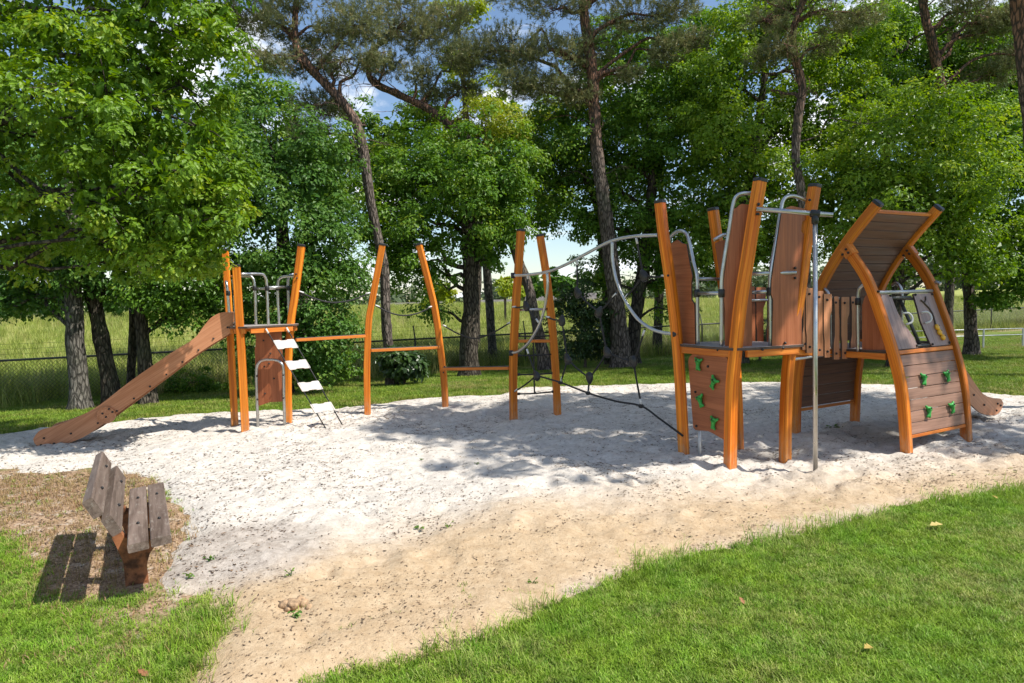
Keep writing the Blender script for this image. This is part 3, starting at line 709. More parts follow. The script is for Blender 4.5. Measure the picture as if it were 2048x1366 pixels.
# ---- rope ladder with four boards
T3 = thing('rope_ladder', 'slanting rope ladder with four pale grey boards hung from the small tower deck', 'rope ladder', (-2.2, 8.43, 0))
l0, l1 = V((-2.985, 8.27, DZ1 - .03)), V((-2.80, 8.47, DZ1 - .03)); g0, g1 = gr(660, 862), gr(694, 857)
g0.z = -.06; g1.z = -.06
for a, b_ in ((l0, g0), (l1, g1)):
    rope(T3, [a, b_], .0075); ferrule(T3, a, b_)
for k, f in enumerate((.155, .345, .545, .745)):
    a, b_ = l0.lerp(g0, f), l1.lerp(g1, f); c_ = (a + b_) / 2; w = (b_ - a).normalized(); u_ = ((l0 + l1) / 2 - (g0 + g1) / 2).normalized(); n_ = w.cross(u_).normalized()
    if n_.y > 0: n_ = -n_
    hw, hh = .138, .062
    ol = [(-hw, hh), (-.05, hh), (-.035, hh - .010), (.035, hh - .010), (.05, hh), (hw, hh), (hw, -hh), (.06, -hh), (.045, -hh + .010), (-.045, -hh + .010), (-.06, -hh), (-hw, -hh)]
    u2 = u_; n2 = w.cross(u2).normalized()
    board(T3, [c_ + w * x + u2 * y for x, y in ol], n2, .014, mt='step', ed='edge_pale', name='step_board', rr=.012)

# ---- balance posts, beams and hand ropes
def lone(pts, label, rot=0.0, w=.095, d=.098):
    t = thing('curved_post', label, 'timber post', pts[0], 'curved timber posts')
    return t, post(t, pts, w, d, rot)
tD, _ = lone([(-1.981, 9.157, 0), (-1.968, 9.157, .52), (-1.946, 9.157, .92), (-1.911, 9.157, 1.33), (-1.854, 9.157, 1.6), (-1.694, 9.157, 2.32)], 'curved orange post leaning right, first along the balance beams from the small tower', .12)
tE, _ = lone([(-.966, 9.66, 0), (-.981, 9.66, .43), (-1.023, 9.66, .93), (-1.078, 9.66, 1.43), (-1.164, 9.66, 1.855), (-1.275, 9.66, 2.348)], 'curved orange post leaning left between the two lowest balance beams', -.12)
tF, _ = lone([(-.005, 8.644, 0), (.005, 8.644, .6), (.045, 8.644, 1.3), (.146, 8.644, 2.414)], 'orange post with a near upright lean carrying the left end of the bent steel tubes', .35, .1, .1)
tG, _ = lone([(.572, 8.747, 0), (.555, 8.747, .51), (.523, 8.747, 1.155), (.465, 8.747, 1.795), (.388, 8.747, 2.355)], 'orange post leaning left at the right side of the short rope rungs', .2, .1, .095)
bolts(tE, [(at(887, 745, 9.6), (0, -1, 0)), (at(889, 733, 9.6), (0, -1, 0))]); bolts(tD, [(at(729, 671, 9.1), (-.3, -1, 0))])
def beam(a, b_, label):
    t = thing('balance_beam', label, 'balance beam', (a + b_) / 2, 'balance beams')
    d = (b_ - a).normalized(); n = d.cross(V((0, 0, 1))).normalized()
    MB().bar(a, b_, .085, .038).build('timber', M['beam'], t)
    up = V((0, 0, .023))
    for f0, f1 in ((.0, .25), (.26, .74), (.75, 1)):
        MB().bar(a.lerp(b_, f0) + up, a.lerp(b_, f1) + up, .075, .007, ch=.002).build('tread_strip', M['darkmetal'], t)
    bolts(t, [(a.lerp(b_, f) + V((0, 0, -.018)) - n * .02 * (-1) ** i, (0, 0, -1)) for i, f in enumerate((.12, .38, .6, .85))], .012)
beam(at(592, 680, 8.72), at(730, 672, 9.13), 'uppermost balance beam from the small tower to the first curved post')
beam(at(741, 701, 9.17), at(878, 695, 9.64), 'middle balance beam between the two curved posts that lean together')
beam(at(889, 738, 9.62), at(1021, 736, 8.70), 'lowest balance beam ending at the post with the bent tubes')
def hrope(a, m_, b_, label):
    t = thing('hand_rope', label, 'rope', (a + b_) / 2, 'sagging hand ropes')
    rope(t, [a, a.lerp(m_, .5) + V((0, 0, -.03)), m_, m_.lerp(b_, .5) + V((0, 0, -.03)), b_], .0102); ferrule(t, a, a.lerp(m_, .5)); ferrule(t, b_, b_.lerp(m_, .5))
hrope(at(596, 582, 8.72), at(668, 605, 8.93), at(742, 585, 9.13), 'sagging hand rope above the uppermost balance beam')
hrope(at(749, 610, 9.17), at(808, 631, 9.4), at(866, 612, 9.64), 'sagging hand rope above the middle balance beam')
hrope(at(885, 650, 9.62), at(950, 677, 9.2), at(1022, 644, 8.68), 'sagging hand rope above the lowest balance beam')

# ---- rope rungs between the two posts
T4 = thing('rung_ladder', 'short rope rung ladder with steel bar and timber rung between two orange posts', 'rope ladder', (.28, 8.69, 0))
inF = lambda x, y: onp(x, y, V((-.005, 8.65, 0)), (.985, .17))
MB().tube([inF(1035, 620), inF(1097, 618)], .016, 10).build('bar', M['steel'], T4)
MB().bar(inF(1034, 682), inF(1104, 682), .07, .036).build('rung', M['beam'], T4)
for ya, yb in ((672, 671), (711, 708), (749, 746), (788, 783)):
    a, b_ = inF(1033, ya), inF(1110, yb); rope(T4, [a, (a + b_) / 2 + V((0, 0, -.008)), b_], .0102)
    for q in (a.lerp(b_, .05), a.lerp(b_, .95)): clamp(T4, q, b_ - a, .018, .04, 'end_stop')
    clamp(T4, a.lerp(b_, .48), (0, 0, 1), .014, .03, 'knot')
rope(T4, [inF(1066, 620), inF(1067, 700), inF(1069, 786)], .0102)

# ---- bent steel tubes
NP0 = V((-.005, 8.62, 0)); ND = (V((1.66, 6.62, 0)) - NP0).to_2d().normalized(); ND = V((ND.x, ND.y, 0)); NN = V((ND.y, -ND.x, 0))
net = lambda x, y, off=0.0: onp(x, y, NP0 + NN * (.055 + off), ND)
T5 = thing('climbing_frame', 'bent steel tube frame sweeping from the middle posts up to the large tower', 'climbing frame', (.8, 7.6, 0))
tube(T5, [net(*q) for q in [(1027, 551), (1050, 550), (1093, 544), (1130, 530), (1175, 506), (1220, 483), (1265, 473), (1320, 470)]], .0172)
tube(T5, [net(*q) for q in [(1094, 545), (1095, 575), (1089, 615), (1078, 650), (1058, 684), (1038, 702), (1023, 706)]], .0165)
tube(T5, [net(*q) for q in [(1224, 482), (1225, 520), (1232, 558), (1247, 595), (1272, 634), (1300, 656), (1325, 665), (1352, 668)]], .0172)
for q, dr in (((1026, 551), (1, 0, 0)), ((1022, 706), (1, 0, 0)), ((1321, 470), (1, -.5, 0)), ((1352, 668), (1, -.5, 0))): clamp(T5, net(*q), dr, .036, .055)

# ---- rope net
T6 = thing('rope_net', 'black rope climbing net with pear shaped clamps between the middle posts and the large tower', 'rope net', (.8, 7.6, 0))
ND_ = [(1052, 612), (1155, 585), (1198, 624), (1124, 641), (1135, 718), (1214, 704), (1179, 756), (1267, 724), (1287, 551), (1073, 751)]
RP = [((1056, 546), 0), (0, (1024, 614)), (0, (1079, 647)), ((1154, 517), 1), (1, 2), (2, (1234, 585)), (2, 5), (5, 6), (5, 7), (7, (1290, 658)), (7, (1283, 812)), (6, (1176, 786)), (4, 6), (3, 4),
      (3, (1091, 633)), (4, (1121, 765)), (9, (1053, 697)), (9, (1029, 783)), ((1272, 474), 8), (8, (1336, 552)), (8, (1248, 598))]
def nq(k):
    if isinstance(k, int):
        x, y = ND_[k]; return net(x, y, .02)
    return net(*k)
for a, b_ in RP:
    p_, q_ = nq(a), nq(b_); rope(T6, [p_, (p_ + q_) / 2 + V((0, 0, -.012)), q_], .0102)
    if not isinstance(b_, int): ferrule(T6, q_, p_)
    if not isinstance(a, int): ferrule(T6, p_, q_)
rope(T6, [nq(9), net(1121, 765), net(1176, 786), net(1230, 802), net(1282, 812), net(1320, 838), net(1366, 872)], .0105)
for q in ((1121, 765), (1176, 786), (1282, 812)): MB().ball(net(*q), .03, .026, .024, 10, 6).build('knot', M['rope'], T6)
rgn = random.Random(4)
for k in range(len(ND_)):
    c_ = nq(k); tlt = (-.5, -.35, .5, .2, -.5, -.45, 3.14, 3.0, -.5, -.55)[k]
    az = ND * math.sin(tlt) + V((0, 0, 1)) * math.cos(tlt); ax = az.cross(NN).normalized()
    mb = MB(); secp = [(-.066, .018), (-.054, .042), (-.02, .053), (.018, .046), (.05, .027), (.07, .012)]
    mb.sweep([c_ + az * h for h, _ in secp], [(math.cos(j * math.pi / 6), math.sin(j * math.pi / 6) * .55) for j in range(12)], ax, True, scale=[r_ for _, r_ in secp])
    mb.build('rope_clamp', M['black'], T6)

# ---- large tower
pH, pJ, pL, pK = V((1.676, 6.628, 0)), V((1.922, 6.024, 0)), V((2.507, 6.244, 0)), V((2.262, 6.79, 0))
T7 = thing('play_tower', 'tall four post orange tower with brown side panels beside the fire pole', 'play tower', (2.09, 6.42, 0))
post(T7, [pH, (1.633, 6.628, .744), (1.597, 6.628, 1.234), (1.543, 6.628, 1.72), (1.484, 6.628, 2.154), (1.453, 6.628, 2.464)], .098, .098, .75)
post(T7, [pJ, (1.94, 6.02, .632), (1.973, 6.01, 1.078), (2.018, 6.0, 1.519), (2.075, 6.0, 1.869), (2.13, 6.0, 2.215), (2.185, 6.0, 2.545)], .108, .098, .38)
post(T7, [pL, (2.515, 6.244, .55), (2.55, 6.244, 1.05), (2.625, 6.244, 1.503), (2.672, 6.244, 1.866), (2.72, 6.244, 2.225), (2.768, 6.244, 2.522)], .1, .098, .5)
post(T7, [pK, (2.235, 6.79, .7), (2.18, 6.79, 1.25), (2.09, 6.79, 1.8), (2.01, 6.79, 2.40)], .098, .098, .75)
DZ2 = 1.10
deck_on(T7, [(1.585, 6.66), (1.93, 5.97), (2.03, 5.95), (2.66, 6.20), (2.64, 6.34), (2.32, 6.86), (2.18, 6.88), (1.62, 6.76)], DZ2)
HJ, JL, HK, KL = (pH, pJ), (pJ, pL), (pH, pK), (pK, pL)
nHJ = V((-.93, -.38, 0)); nJL = V((.35, -.94, 0))
sd_ = lambda pr, x, y, off=0.0, n=V((0, 0, 0)): onp(x, y, pr[0] - n * off, (pr[1] - pr[0]).to_2d().normalized())
hj = lambda x, y, o=.03: sd_(HJ, x, y, o, nHJ); jl = lambda x, y, o=.06: sd_(JL, x, y, o, nJL)
board(T7, [hj(*q) for q in [(1343, 487), (1356, 479), (1366, 487), (1374, 488), (1381, 530), (1386, 553), (1384, 562), (1384, 600), (1390, 608), (1392, 690), (1362, 690), (1352, 600)]], nHJ, .016, (0, .3, 0), rr=.015)
tube(T7, [hj(*q) for q in [(1338, 476), (1352, 464), (1364, 462), (1374, 470), (1380, 490), (1387, 525), (1394, 556), (1395, 620), (1396, 692)]])
p2 = lambda x, y: onp(x, y, V((1.95, 6.115, 0)), V((1, -.12, 0)))
board(T7, [p2(x, y) for x, y in [(1466, 418), (1472, 416), (1481, 408), (1510, 410), (1496, 520), (1482, 620), (1474, 692), (1449, 692), (1450, 620), (1447, 600), (1447, 565), (1450, 540)]], (-.12, -1, 0), .016, rr=.012)
tube(T7, [p2(*q) for q in [(1505, 387), (1486, 387), (1473, 393), (1466, 410), (1458, 460), (1446, 535), (1443, 565), (1443, 620), (1443, 692)]])
MB().tube([hj(1394, 587), p2(1443, 586)], .0165, 10).build('rail', M['steel'], T7)
for q, fq in ((1394, hj), (1443, p2)): clamp(T7, fq(q, 586.5), (0, 0, 1), .029, .075)
board(T7, [jl(*q) for q in [(1474, 440), (1502, 450), (1503, 692), (1474, 692)]], nJL, .016, rr=.01)
board(T7, [jl(*q, -.072) for q in [(1563, 420), (1575, 414), (1583, 412), (1612, 419), (1611, 440), (1603, 443), (1601, 462), (1604, 466), (1608, 468), (1606, 520), (1602, 560), (1602, 690), (1543, 692), (1545, 600), (1541, 588), (1542, 560), (1548, 520)]], nJL, .016, rr=.008)
tube(T7, [jl(*q, -.05) for q in [(1612, 401), (1592, 393), (1576, 393), (1566, 402), (1561, 425), (1552, 480), (1541, 545), (1540, 600), (1541, 692)]])
MB().tube([jl(1500, 548, .0), jl(1592, 545, -.10)], .017, 12).build('rail', M['steel'], T7)
clamp(T7, jl(1540, 583, -.05), (0, 0, 1), .029, .075); MB().tube([jl(1500, 585, .1), jl(1540, 583, -.05)], .0165, 10).build('rail', M['steel'], T7)
kk = lambda x, y: onp(x, y, pK - V((-.05, .06, 0)), (pK - pH).to_2d().normalized())
board(T7, [kk(*q) for q in [(1430, 486), (1451, 479), (1470, 500), (1480, 690), (1450, 690), (1444, 600), (1438, 540)]], (-.2, -1, 0), .016, rr=.012)
tube(T7, [kk(*q) for q in [(1428, 480), (1446, 470), (1458, 474), (1464, 500), (1466, 560), (1468, 690)]])
MB().tube([onp(1393, 558, pK, (pK - pH).to_2d().normalized()), onp(1462, 558, pK, (pK - pH).to_2d().normalized())], .0165, 10).build('rail', M['steel'], T7)
cw = [(1388, 697), (1446, 697), (1446, 706), (1452, 714), (1456, 716), (1458, 800), (1456, 884), (1447, 878), (1430, 868), (1418, 862), (1392, 860), (1388, 855), (1382, 780), (1378, 722), (1380, 714), (1387, 708)]
board(T7, [hj(x, y, -.0) for x, y in cw], nHJ, .018, (.25, -.6, 0), rr=.01, name='climbing_panel')
sp = hj(1399, 850, .03); MB().tube([sp + V((0, 0, .1)), V((sp.x, sp.y, -.2))], .019, 10).build('support_tube', M['galv'], T7)

# moulded green climbing hold: rounded head, two raised fins, forked tail
me = bpy.data.meshes.new('hold_src')
hv = [(0, .034, .026), (0, .052, .026), (0, .005, .028), (0, -.036, .024), (-.030, -.064, .018), (.030, -.064, .018), (-.034, .030, .02), (-.052, .054, .016), (.034, .030, .02), (.052, .054, .016), (0, .012, .0)]
he = [(0, 1), (0, 2), (2, 3), (3, 4), (3, 5), (0, 6), (6, 7), (0, 8), (8, 9), (2, 10)]
hr = [.027, .020, .022, .015, .011, .011, .014, .0115, .014, .0115, .016]
me.from_pydata(hv, he, []); ho = bpy.data.objects.new('hold_src', me); COL.objects.link(ho)
sk = ho.modifiers.new('skin', 'SKIN'); sk.use_smooth_shade = True
for i_, r_ in enumerate(hr): me.skin_vertices[0].data[i_].radius = (r_, r_); me.skin_vertices[0].data[i_].use_root = (i_ == 0)
ss = ho.modifiers.new('sub', 'SUBSURF'); ss.levels = 1; ss.render_levels = 1
bpy.context.view_layer.update(); dg = bpy.context.evaluated_depsgraph_get()
HOLD = bpy.data.meshes.new_from_object(ho.evaluated_get(dg)); HOLD.name = 'climbing_hold'
HOLD.materials.clear(); HOLD.materials.append(M['green'])
for p_ in HOLD.polygons: p_.use_smooth = True
bpy.data.objects.remove(ho)
EYE_ME = None
def hold(t, p, nrm, up, rot, sc=1.0):
    global EYE_ME
    nrm = V(nrm).normalized(); up = V(up); up = (up - nrm * up.dot(nrm)).normalized(); rt = up.cross(nrm)
    up2 = up * math.cos(rot) + rt * math.sin(rot); rt2 = up2.cross(nrm)
    o = bpy.data.objects.new('climbing_hold', HOLD); COL.objects.link(o); o.parent = t
    q = V(p) - origin(t)
    o.matrix_local = Matrix(((rt2.x * sc, up2.x * sc, nrm.x * sc, q.x), (rt2.y * sc, up2.y * sc, nrm.y * sc, q.y), (rt2.z * sc, up2.z * sc, nrm.z * sc, q.z), (0, 0, 0, 1)))
    if EYE_ME is None:
        mb = MB().ball((0, .036, .045), .010, .010, .008, 10, 6); e = mb.build('eye', M['black'], None); EYE_ME = e.data; bpy.data.objects.remove(e)
    e = bpy.data.objects.new('eye', EYE_ME); COL.objects.link(e); e.parent = o
for (x, y, r_) in [(1400, 727, 0.05), (1431, 765, .5), (1404, 801, -.45), (1431, 845, .15)]: hold(T7, hj(x, y, -.010), nHJ, (0, 0, 1), r_)
bl = [(hj(x, y, -.012), nHJ) for x, y in [(1397, 699), (1436, 700), (1416, 733), (1391, 784), (1393, 852)]]
bl += [(jl(x, y, -.088), nJL) for x, y in [(1590, 536), (1590, 556), (1570, 686)]]
bl += [(at(x, y, 5.94), (0, -1, 0)) for x, y in [(1517, 408), (1514, 428)]] + [(at(1433, 495, 6.7), (0, -1, 0)), (at(1619, 400, 6.18), (0, -1, 0)), (at(1336, 551, 6.56), (0, -1, 0))]
bl += [(at(x, y, Y_), (0, -1, 0)) for x, y, Y_ in [(1525, 699, 6.02), (1566, 696, 6.12), (1572, 706, 6.18)]]
bolts(T7, bl, .012)

# ---- fire pole
T8 = thing('fire_pole', 'tall grey steel fire pole hung from a horizontal bar beside the large tower', 'fire pole', (2.59, 5.79, 0))
b0_, b1_ = at(1513, 418, 5.93), at(1666, 430, 5.74)
MB().tube([b0_, b1_], .0205, 14).build('bar', M['steel'], T8)
pp = b0_.lerp(b1_, (1631 - 1513) / (1666 - 1513.)); pb = gr(1631, 950)
MB().tube([pp, V((pb.x, pb.y, -.2))], .0195, 14).build('pole', M['steel'], T8)
clamp(T8, pp, b1_ - b0_, .032, .075); clamp(T8, pp + V((0, 0, -.05)), (0, 0, 1), .029, .07)
bolts(T8, [(at(1517, 409, 5.93), (0, -1, 0)), (at(1516, 428, 5.93), (0, -1, 0))], .013)

# ---- play house with arched legs
Rb = V((3.094, 7.433, 0)); ua = V((.53, -.848, 0)); va = V((.848, .53, 0)); WV = 1.04
arcR = [(0, 0), (.028, .6), (.118, 1.055), (.285, 1.588), (.565, 2.037), (.895, 2.41)]
arcM = [(1.225, 0), (1.165, .51), (1.084, .90), (.958, 1.284), (.803, 1.677), (.60, 1.985)]
AP = lambda s, z, w=0.0: Rb + ua * (s + .05 * w) + va * (w * WV) + V((0, 0, z))
T9 = thing('play_house', 'arched orange timber play house with a curved dark plank roof and green climbing holds', 'play house', (3.9, 7.2, 0))
cuR = smooth([V((s, 0, z)) for s, z in arcR], 10); cuM = smooth([V((s, 0, z)) for s, z in arcM], 10)
rotu = math.atan2(ua.y, ua.x)
for w in (0, 1):
    post(T9, [AP(s, z, w) for s, z in arcR], .105, .085, rotu)
    post(T9, [AP(s, z, w) for s, z in arcM], .105, .085, rotu, cap=False)
    e_ = AP(.60, 1.985, w) + V((0, 0, 0)); d_ = (AP(.60, 1.985, w) - AP(.66, 1.90, w)).normalized()
    MB().sweep([e_ - d_ * .075, e_ + d_ * .045], csec(.112, .092), ua).build('joint_block', M['beam'], T9)
def at_arc(cu, l):                                         # point and tangent at arc length l
    a = 0
    for i in range(len(cu) - 1):
        s_ = (cu[i + 1] - cu[i]).length
        if a + s_ >= l: return cu[i].lerp(cu[i + 1], (l - a) / s_), (cu[i + 1] - cu[i]).normalized()
        a += s_
    return cu[-1], (cu[-1] - cu[-2]).normalized()
def plankrow(cu, l0, l1, n, w0, w1, off, mt, th=.022):
    st = (l1 - l0) / n
    for k in range(n):
        p_, t_ = at_arc(cu, l0 + st * (k + .5)); nn = V((t_.z, 0, -t_.x))
        c2 = p_ + nn * off
        a, b_ = AP(c2.x, c2.z, w0), AP(c2.x, c2.z, w1)
        up = ua * t_.x + V((0, 0, t_.z))
        MB().bar(a, b_, th, st - .005, up, .003).build('plank', M[mt], T9)
    return st
w_in = .045
lenR = sum((cuR[i + 1] - cuR[i]).length for i in range(len(cuR) - 1))
plankrow(cuR, .30, .99, 6, w_in, 1 - w_in, 0, 'plank'); plankrow(cuR, 1.02, lenR - .10, 15, w_in, 1 - w_in, 0, 'plank')
def crossbar(cu, l, off, mt='beam', w=.03, h=.03, w0=w_in, w1=1 - w_in):
    p_, t_ = at_arc(cu, l); nn = V((t_.z, 0, -t_.x)); c2 = p_ + nn * off
    MB().bar(AP(c2.x, c2.z, w0), AP(c2.x, c2.z, w1), w, h, ua * t_.x + V((0, 0, t_.z))).build('cross_rail', M[mt], T9)
crossbar(cuR, .275, 0); crossbar(cuR, lenR - .085, 0)
plankrow(cuM, .19, .955, 7, w_in, 1 - w_in, .0, 'plank_worn'); crossbar(cuM, .172, 0); crossbar(cuM, .98, 0, w=.04, h=.04)
DZ3 = .985
MB().plate([AP(.10, DZ3 - .012), AP(1.05, DZ3 - .012), AP(1.05, DZ3 - .012, 1), AP(.10, DZ3 - .012, 1)], (0, 0, 1), .022).build('deck', [M['deck'], M['edge']], T9)
for a, b_ in ((AP(.12, DZ3 - .056), AP(1.0, DZ3 - .056)), (AP(.12, DZ3 - .056, 1), AP(1.0, DZ3 - .056, 1)), (AP(1.02, DZ3 - .058, .05), AP(1.02, DZ3 - .058, .95))):
    MB().bar(a, b_, .035, .062).build('deck_beam', M['beam'], T9)
rm = lambda x, y, off=0.0: onp(x, y, Rb - va * off, ua)
nRM = -va
board(T9, [rm(x, y, -.03) for x, y in [(1725, 700), (1725, 610), (1731, 593), (1743, 578), (1752, 576), (1770, 628), (1785, 672), (1790, 700)]], nRM, .016, rr=.012, name='side_panel')
tube(T9, [rm(*q) for q in [(1737, 566), (1727, 570), (1719, 578), (1716, 592), (1715, 620), (1716, 703)]])
clamp(T9, rm(1737, 565), (.5, -.3, .4), .03, .06); clamp(T9, rm(1716, 603), (0, 0, 1), .029, .07)
tube(T9, [rm(*q) for q in [(1640, 574), (1648, 577), (1655, 584), (1658, 596), (1659, 620), (1661, 703)]]); clamp(T9, rm(1640, 573), (.5, -.3, .4), .03, .06)
qo = lambda s, z: AP(s, z, 1)
for s0, s1 in ((.42, .52), (.93, .83)): tube(T9, [qo(s0, 1.62), qo((s0 + s1) / 2, 1.64), qo(s1, 1.58), qo(s1 + (s1 - s0) * .1, 1.45), qo(s1 + (s1 - s0) * .1, .98)])
MB().tube([qo(.53, 1.47), qo(.82, 1.47)], .0165, 10).build('rail', M['steel'], T9)
# the two leaning front boards with an opening between them
def onM(w, l, off=0.0):
    p_, t_ = at_arc(cuM, l); nn = V((t_.z, 0, -t_.x)); c2 = p_ + nn * off; return AP(c2.x, c2.z, w)
_, tm = at_arc(cuM, 1.3); nM = (ua * tm.z - V((0, 0, tm.x))).normalized(); gM = ua * tm.x + V((0, 0, tm.z))
LW = [(.05, 1.01), (.40, 1.01), (.385, 1.12), (.31, 1.25), (.26, 1.40), (.25, 1.575), (.05, 1.575)]
RW = [(.62, 1.01), (.95, 1.01), (.95, 1.575), (.62, 1.575), (.605, 1.40), (.585, 1.28), (.60, 1.15)]
def flatM(w, l, off=0.0):                                   # on the flat chord plane of the upper leg
    a, b_ = onM(w, 1.01), onM(w, 1.575); return a.lerp(b_, (l - 1.01) / .565) + nM * off
for pts in (LW, RW):
    MB().plate(rnd_poly([flatM(w, l, .0) for w, l in pts], .015), nM, .018, gM).build('front_board', [M['board_pale'], M['edge']], T9)
MB().tube([flatM(-.02, 1.60), flatM(1.02, 1.60)], .019, 12).build('rail', M['galv'], T9)
MB().tube([flatM(.27, 1.545, -.02), flatM(.60, 1.545, -.02)], .017, 10).build('rail', M['darkmetal'], T9)
MB().tube([flatM(.38, 1.03, -.01), flatM(.62, 1.03, -.01)], .015, 10).build('rail', M['darkmetal'], T9)
MB().tube([flatM(.52, 1.545, -.08), AP(1.0, .98, .56)], .017, 10).build('strut', M['darkmetal'], T9)
def grip(w, l):
    c_ = flatM(w, l, .01); d_ = va
    tube(T9, [c_ + gM * .055, c_ + gM * .056 + nM * .02, c_ + gM * .045 + nM * .045 + d_ * .03, c_ + nM * .055 + d_ * .045, c_ - gM * .045 + nM * .045 + d_ * .03, c_ - gM * .056 + nM * .02, c_ - gM * .055], .010, 'grip', 5, 'white')
grip(.33, 1.31); grip(.645, 1.31)
tw = [(.70, 1.50), (.735, 1.47), (.79, 1.41), (.815, 1.34), (.81, 1.27), (.80, 1.22)]
MB().tube(smooth([flatM(w, l, .014) for w, l in tw], 5), .0085, 8).build('twig_line', M['edge'], T9)
MB().tube(smooth([flatM(w, l, .014) for w, l in [(.735, 1.47), (.775, 1.49), (.80, 1.535)]], 5), .008, 8).build('twig_line', M['edge'], T9)
for w, l in ((.80, 1.20), (.812, 1.145), (.838, 1.09)):
    c_ = flatM(w, l, .022); o_ = MB().ball(c_, .034, .034, .020, 14, 8, (va, gM, nM)).build('yellow_bead', M['yellow'], T9)
    MB().ball(c_ + nM * .014 + va * .018 + gM * .012, .009, .009, .007, 8, 5, (va, gM, nM)).build('bead_hole', M['black'], o_)
for w, l, r_ in ((.33, .70, .25), (.72, .70, -.15), (.33, .385, .25), (.72, .385, -.15)):
    p_, t_ = at_arc(cuM, l); nn = (ua * t_.z - V((0, 0, t_.x))).normalized(); hold(T9, onM(w, l, .012), nn, ua * t_.x + V((0, 0, t_.z)), r_, .95)
bl = []
for w in (0, 1):
    for s_, z_ in ((.585, 1.99), (.61, 1.955), (.55, 1.94)): bl.append((AP(s_ + .02, z_, w) - va * .048, -va))
for w, l in ((.07, 1.56), (.23, 1.56), (.64, 1.56), (.93, 1.56), (.38, 1.03), (.64, 1.03), (.93, 1.03)): bl.append((flatM(w, l, .012), nM))
bl += [(rm(x, y, .0), -va) for x, y in [(1757, 583), (1783, 690)]]
bolts(T9, bl, .0125)

# ---- short slide on the far side of the play house
T10 = thing('slide', 'short orange brown slide end showing at the right behind the play house', 'slide', (5.1, 8.0, 0))
s0 = AP(.86, 0, 1) + va * .02
prof_t = [(0, 1.20), (.15, 1.10), (.40, .90), (.863, .518), (1.107, .345), (1.353, .275), (1.53, .25), (1.60, .20)]
prof_b = [(0, .86), (.15, .74), (.415, .512), (.87, .225), (1.11, .115), (1.36, .07), (1.52, .09), (1.59, .15)]
make_slide(T10, smooth([s0 + va * d + V((0, 0, z)) for d, z in prof_t], 3), smooth([s0 + va * d + V((0, 0, z)) for d, z in prof_b], 3), ua, .42, .55, 'panel_pale')
bolts(T10, [(s0 + va * d + V((0, 0, z)) + ua * .012, ua) for d, z in ((.87, .36), (1.12, .22), (1.45, .20), (1.43, .12), (1.53, .17), (.5, .68))], .012)

# ---- plank bridge between large tower and play house
T11 = thing('plank_bridge', 'short brown bridge with upright wavy slats joining the large tower to the play house', 'bridge', (3.0, 6.8, .9))
bn0, bn1 = V((2.60, 6.30, 0)), V((3.345, 6.91, 0)); bd = (bn1 - bn0).normalized(); bnr = V((bd.y, -bd.x, 0))
onB = lambda x, y, off=0.0: onp(x, y, bn0 + bnr * off, bd)
SL = [((1603, 1616), 574, 700), ((1610, 1627), 576, 706), ((1629, 1647), 582, 712), ((1646, 1662), 588, 715), ((1666, 1677), 593, 719), ((1681, 1697), 594, 718), ((1700, 1711), 593, 716)]
def slat(onf, x0, x1, yt, yb, flip, off, nrm):
    m1 = yt + (yb - yt) * .26; m2 = yt + (yb - yt) * .36; m3 = yt + (yb - yt) * .62; m4 = yt + (yb - yt) * .74; k = (x1 - x0) * .24
    if flip: ol = [(x0, yt), (x1, yt), (x1, m1), (x1 - k, m2), (x1 - k, m3), (x1 - k, yb), (x0 + k * .4, yb), (x0 + k * .4, m4), (x0, m3)]
    else: ol = [(x0 + k * .3, yt), (x1 - k * .4, yt), (x1 - k * .4, m1), (x1, m2), (x1, yb), (x0, yb), (x0, m4), (x0 + k * .8, m3), (x0 + k * .8, m1)]
    board(T11, [onf(x, y, off) for x, y in ol], nrm, .018, mt='panel_pale' if onf is onB else 'panel', name='slat', rr=.012)
for k, ((x0, x1), yt, yb) in enumerate(SL): slat(onB, x0, x1, yt, yb, k % 2, .012 if k % 2 else 0.0, bnr)
for z_ in (.58, .98): MB().tube([bn0 + V((0, 0, .95 + (1.55 - .95) * (z_ > .6))) - bnr * .03, bn1 + V((0, 0, .94 + (1.5 - .94) * (z_ > .6))) - bnr * .03], .014, 10).build('rail', M['steel'], T11)
bf0, bf1 = V((2.28, 6.74, 0)), V((3.05, 7.30, 0)); bdf = (bf1 - bf0).normalized(); bfr = V((bdf.y, -bdf.x, 0))
onBf = lambda x, y, off=0.0: onp(x, y, bf0 + bfr * off, bdf)
for k, (x0, x1) in enumerate([(1497, 1509), (1511, 1530), (1533, 1546), (1549, 1563), (1566, 1580), (1583, 1597), (1600, 1614), (1617, 1632), (1635, 1650)]): slat(onBf, x0, x1, 573 + k * 1.5, 690, k % 2, 0, bfr)
MB().tube([bf0 + V((0, 0, 1.5)) + bfr * .03, bf1 + V((0, 0, 1.5)) + bfr * .03], .014, 10).build('rail', M['steel'], T11)
for k in range(7):
    f = (k + .5) / 7; a = bn0.lerp(bn1, f) - bnr * .05; b_ = bf0.lerp(bf1, f) + bfr * .05
    z_ = 1.075 - .10 * f - .05 * math.sin(math.pi * f)
    MB().bar(a + V((0, 0, z_)), b_ + V((0, 0, z_)), .098, .03, (0, 0, 1)).build('tread', M['beam'], T11)
for q0, q1, nn in ((bn0, bn1, bnr), (bf0, bf1, -bfr)):
    MB().bar(q0 + V((0, 0, 1.03)) - nn * .035, q1 + V((0, 0, .93)) - nn * .035, .035, .06).build('bearer', M['beam'], T11)
bolts(T11, [(onB((x0 + x1) / 2, yt + 12, .026), bnr) for (x0, x1), yt, yb in SL] + [(onB((x0 + x1) / 2 + 1, yb - 12, .026), bnr) for (x0, x1), yt, yb in SL], .012)

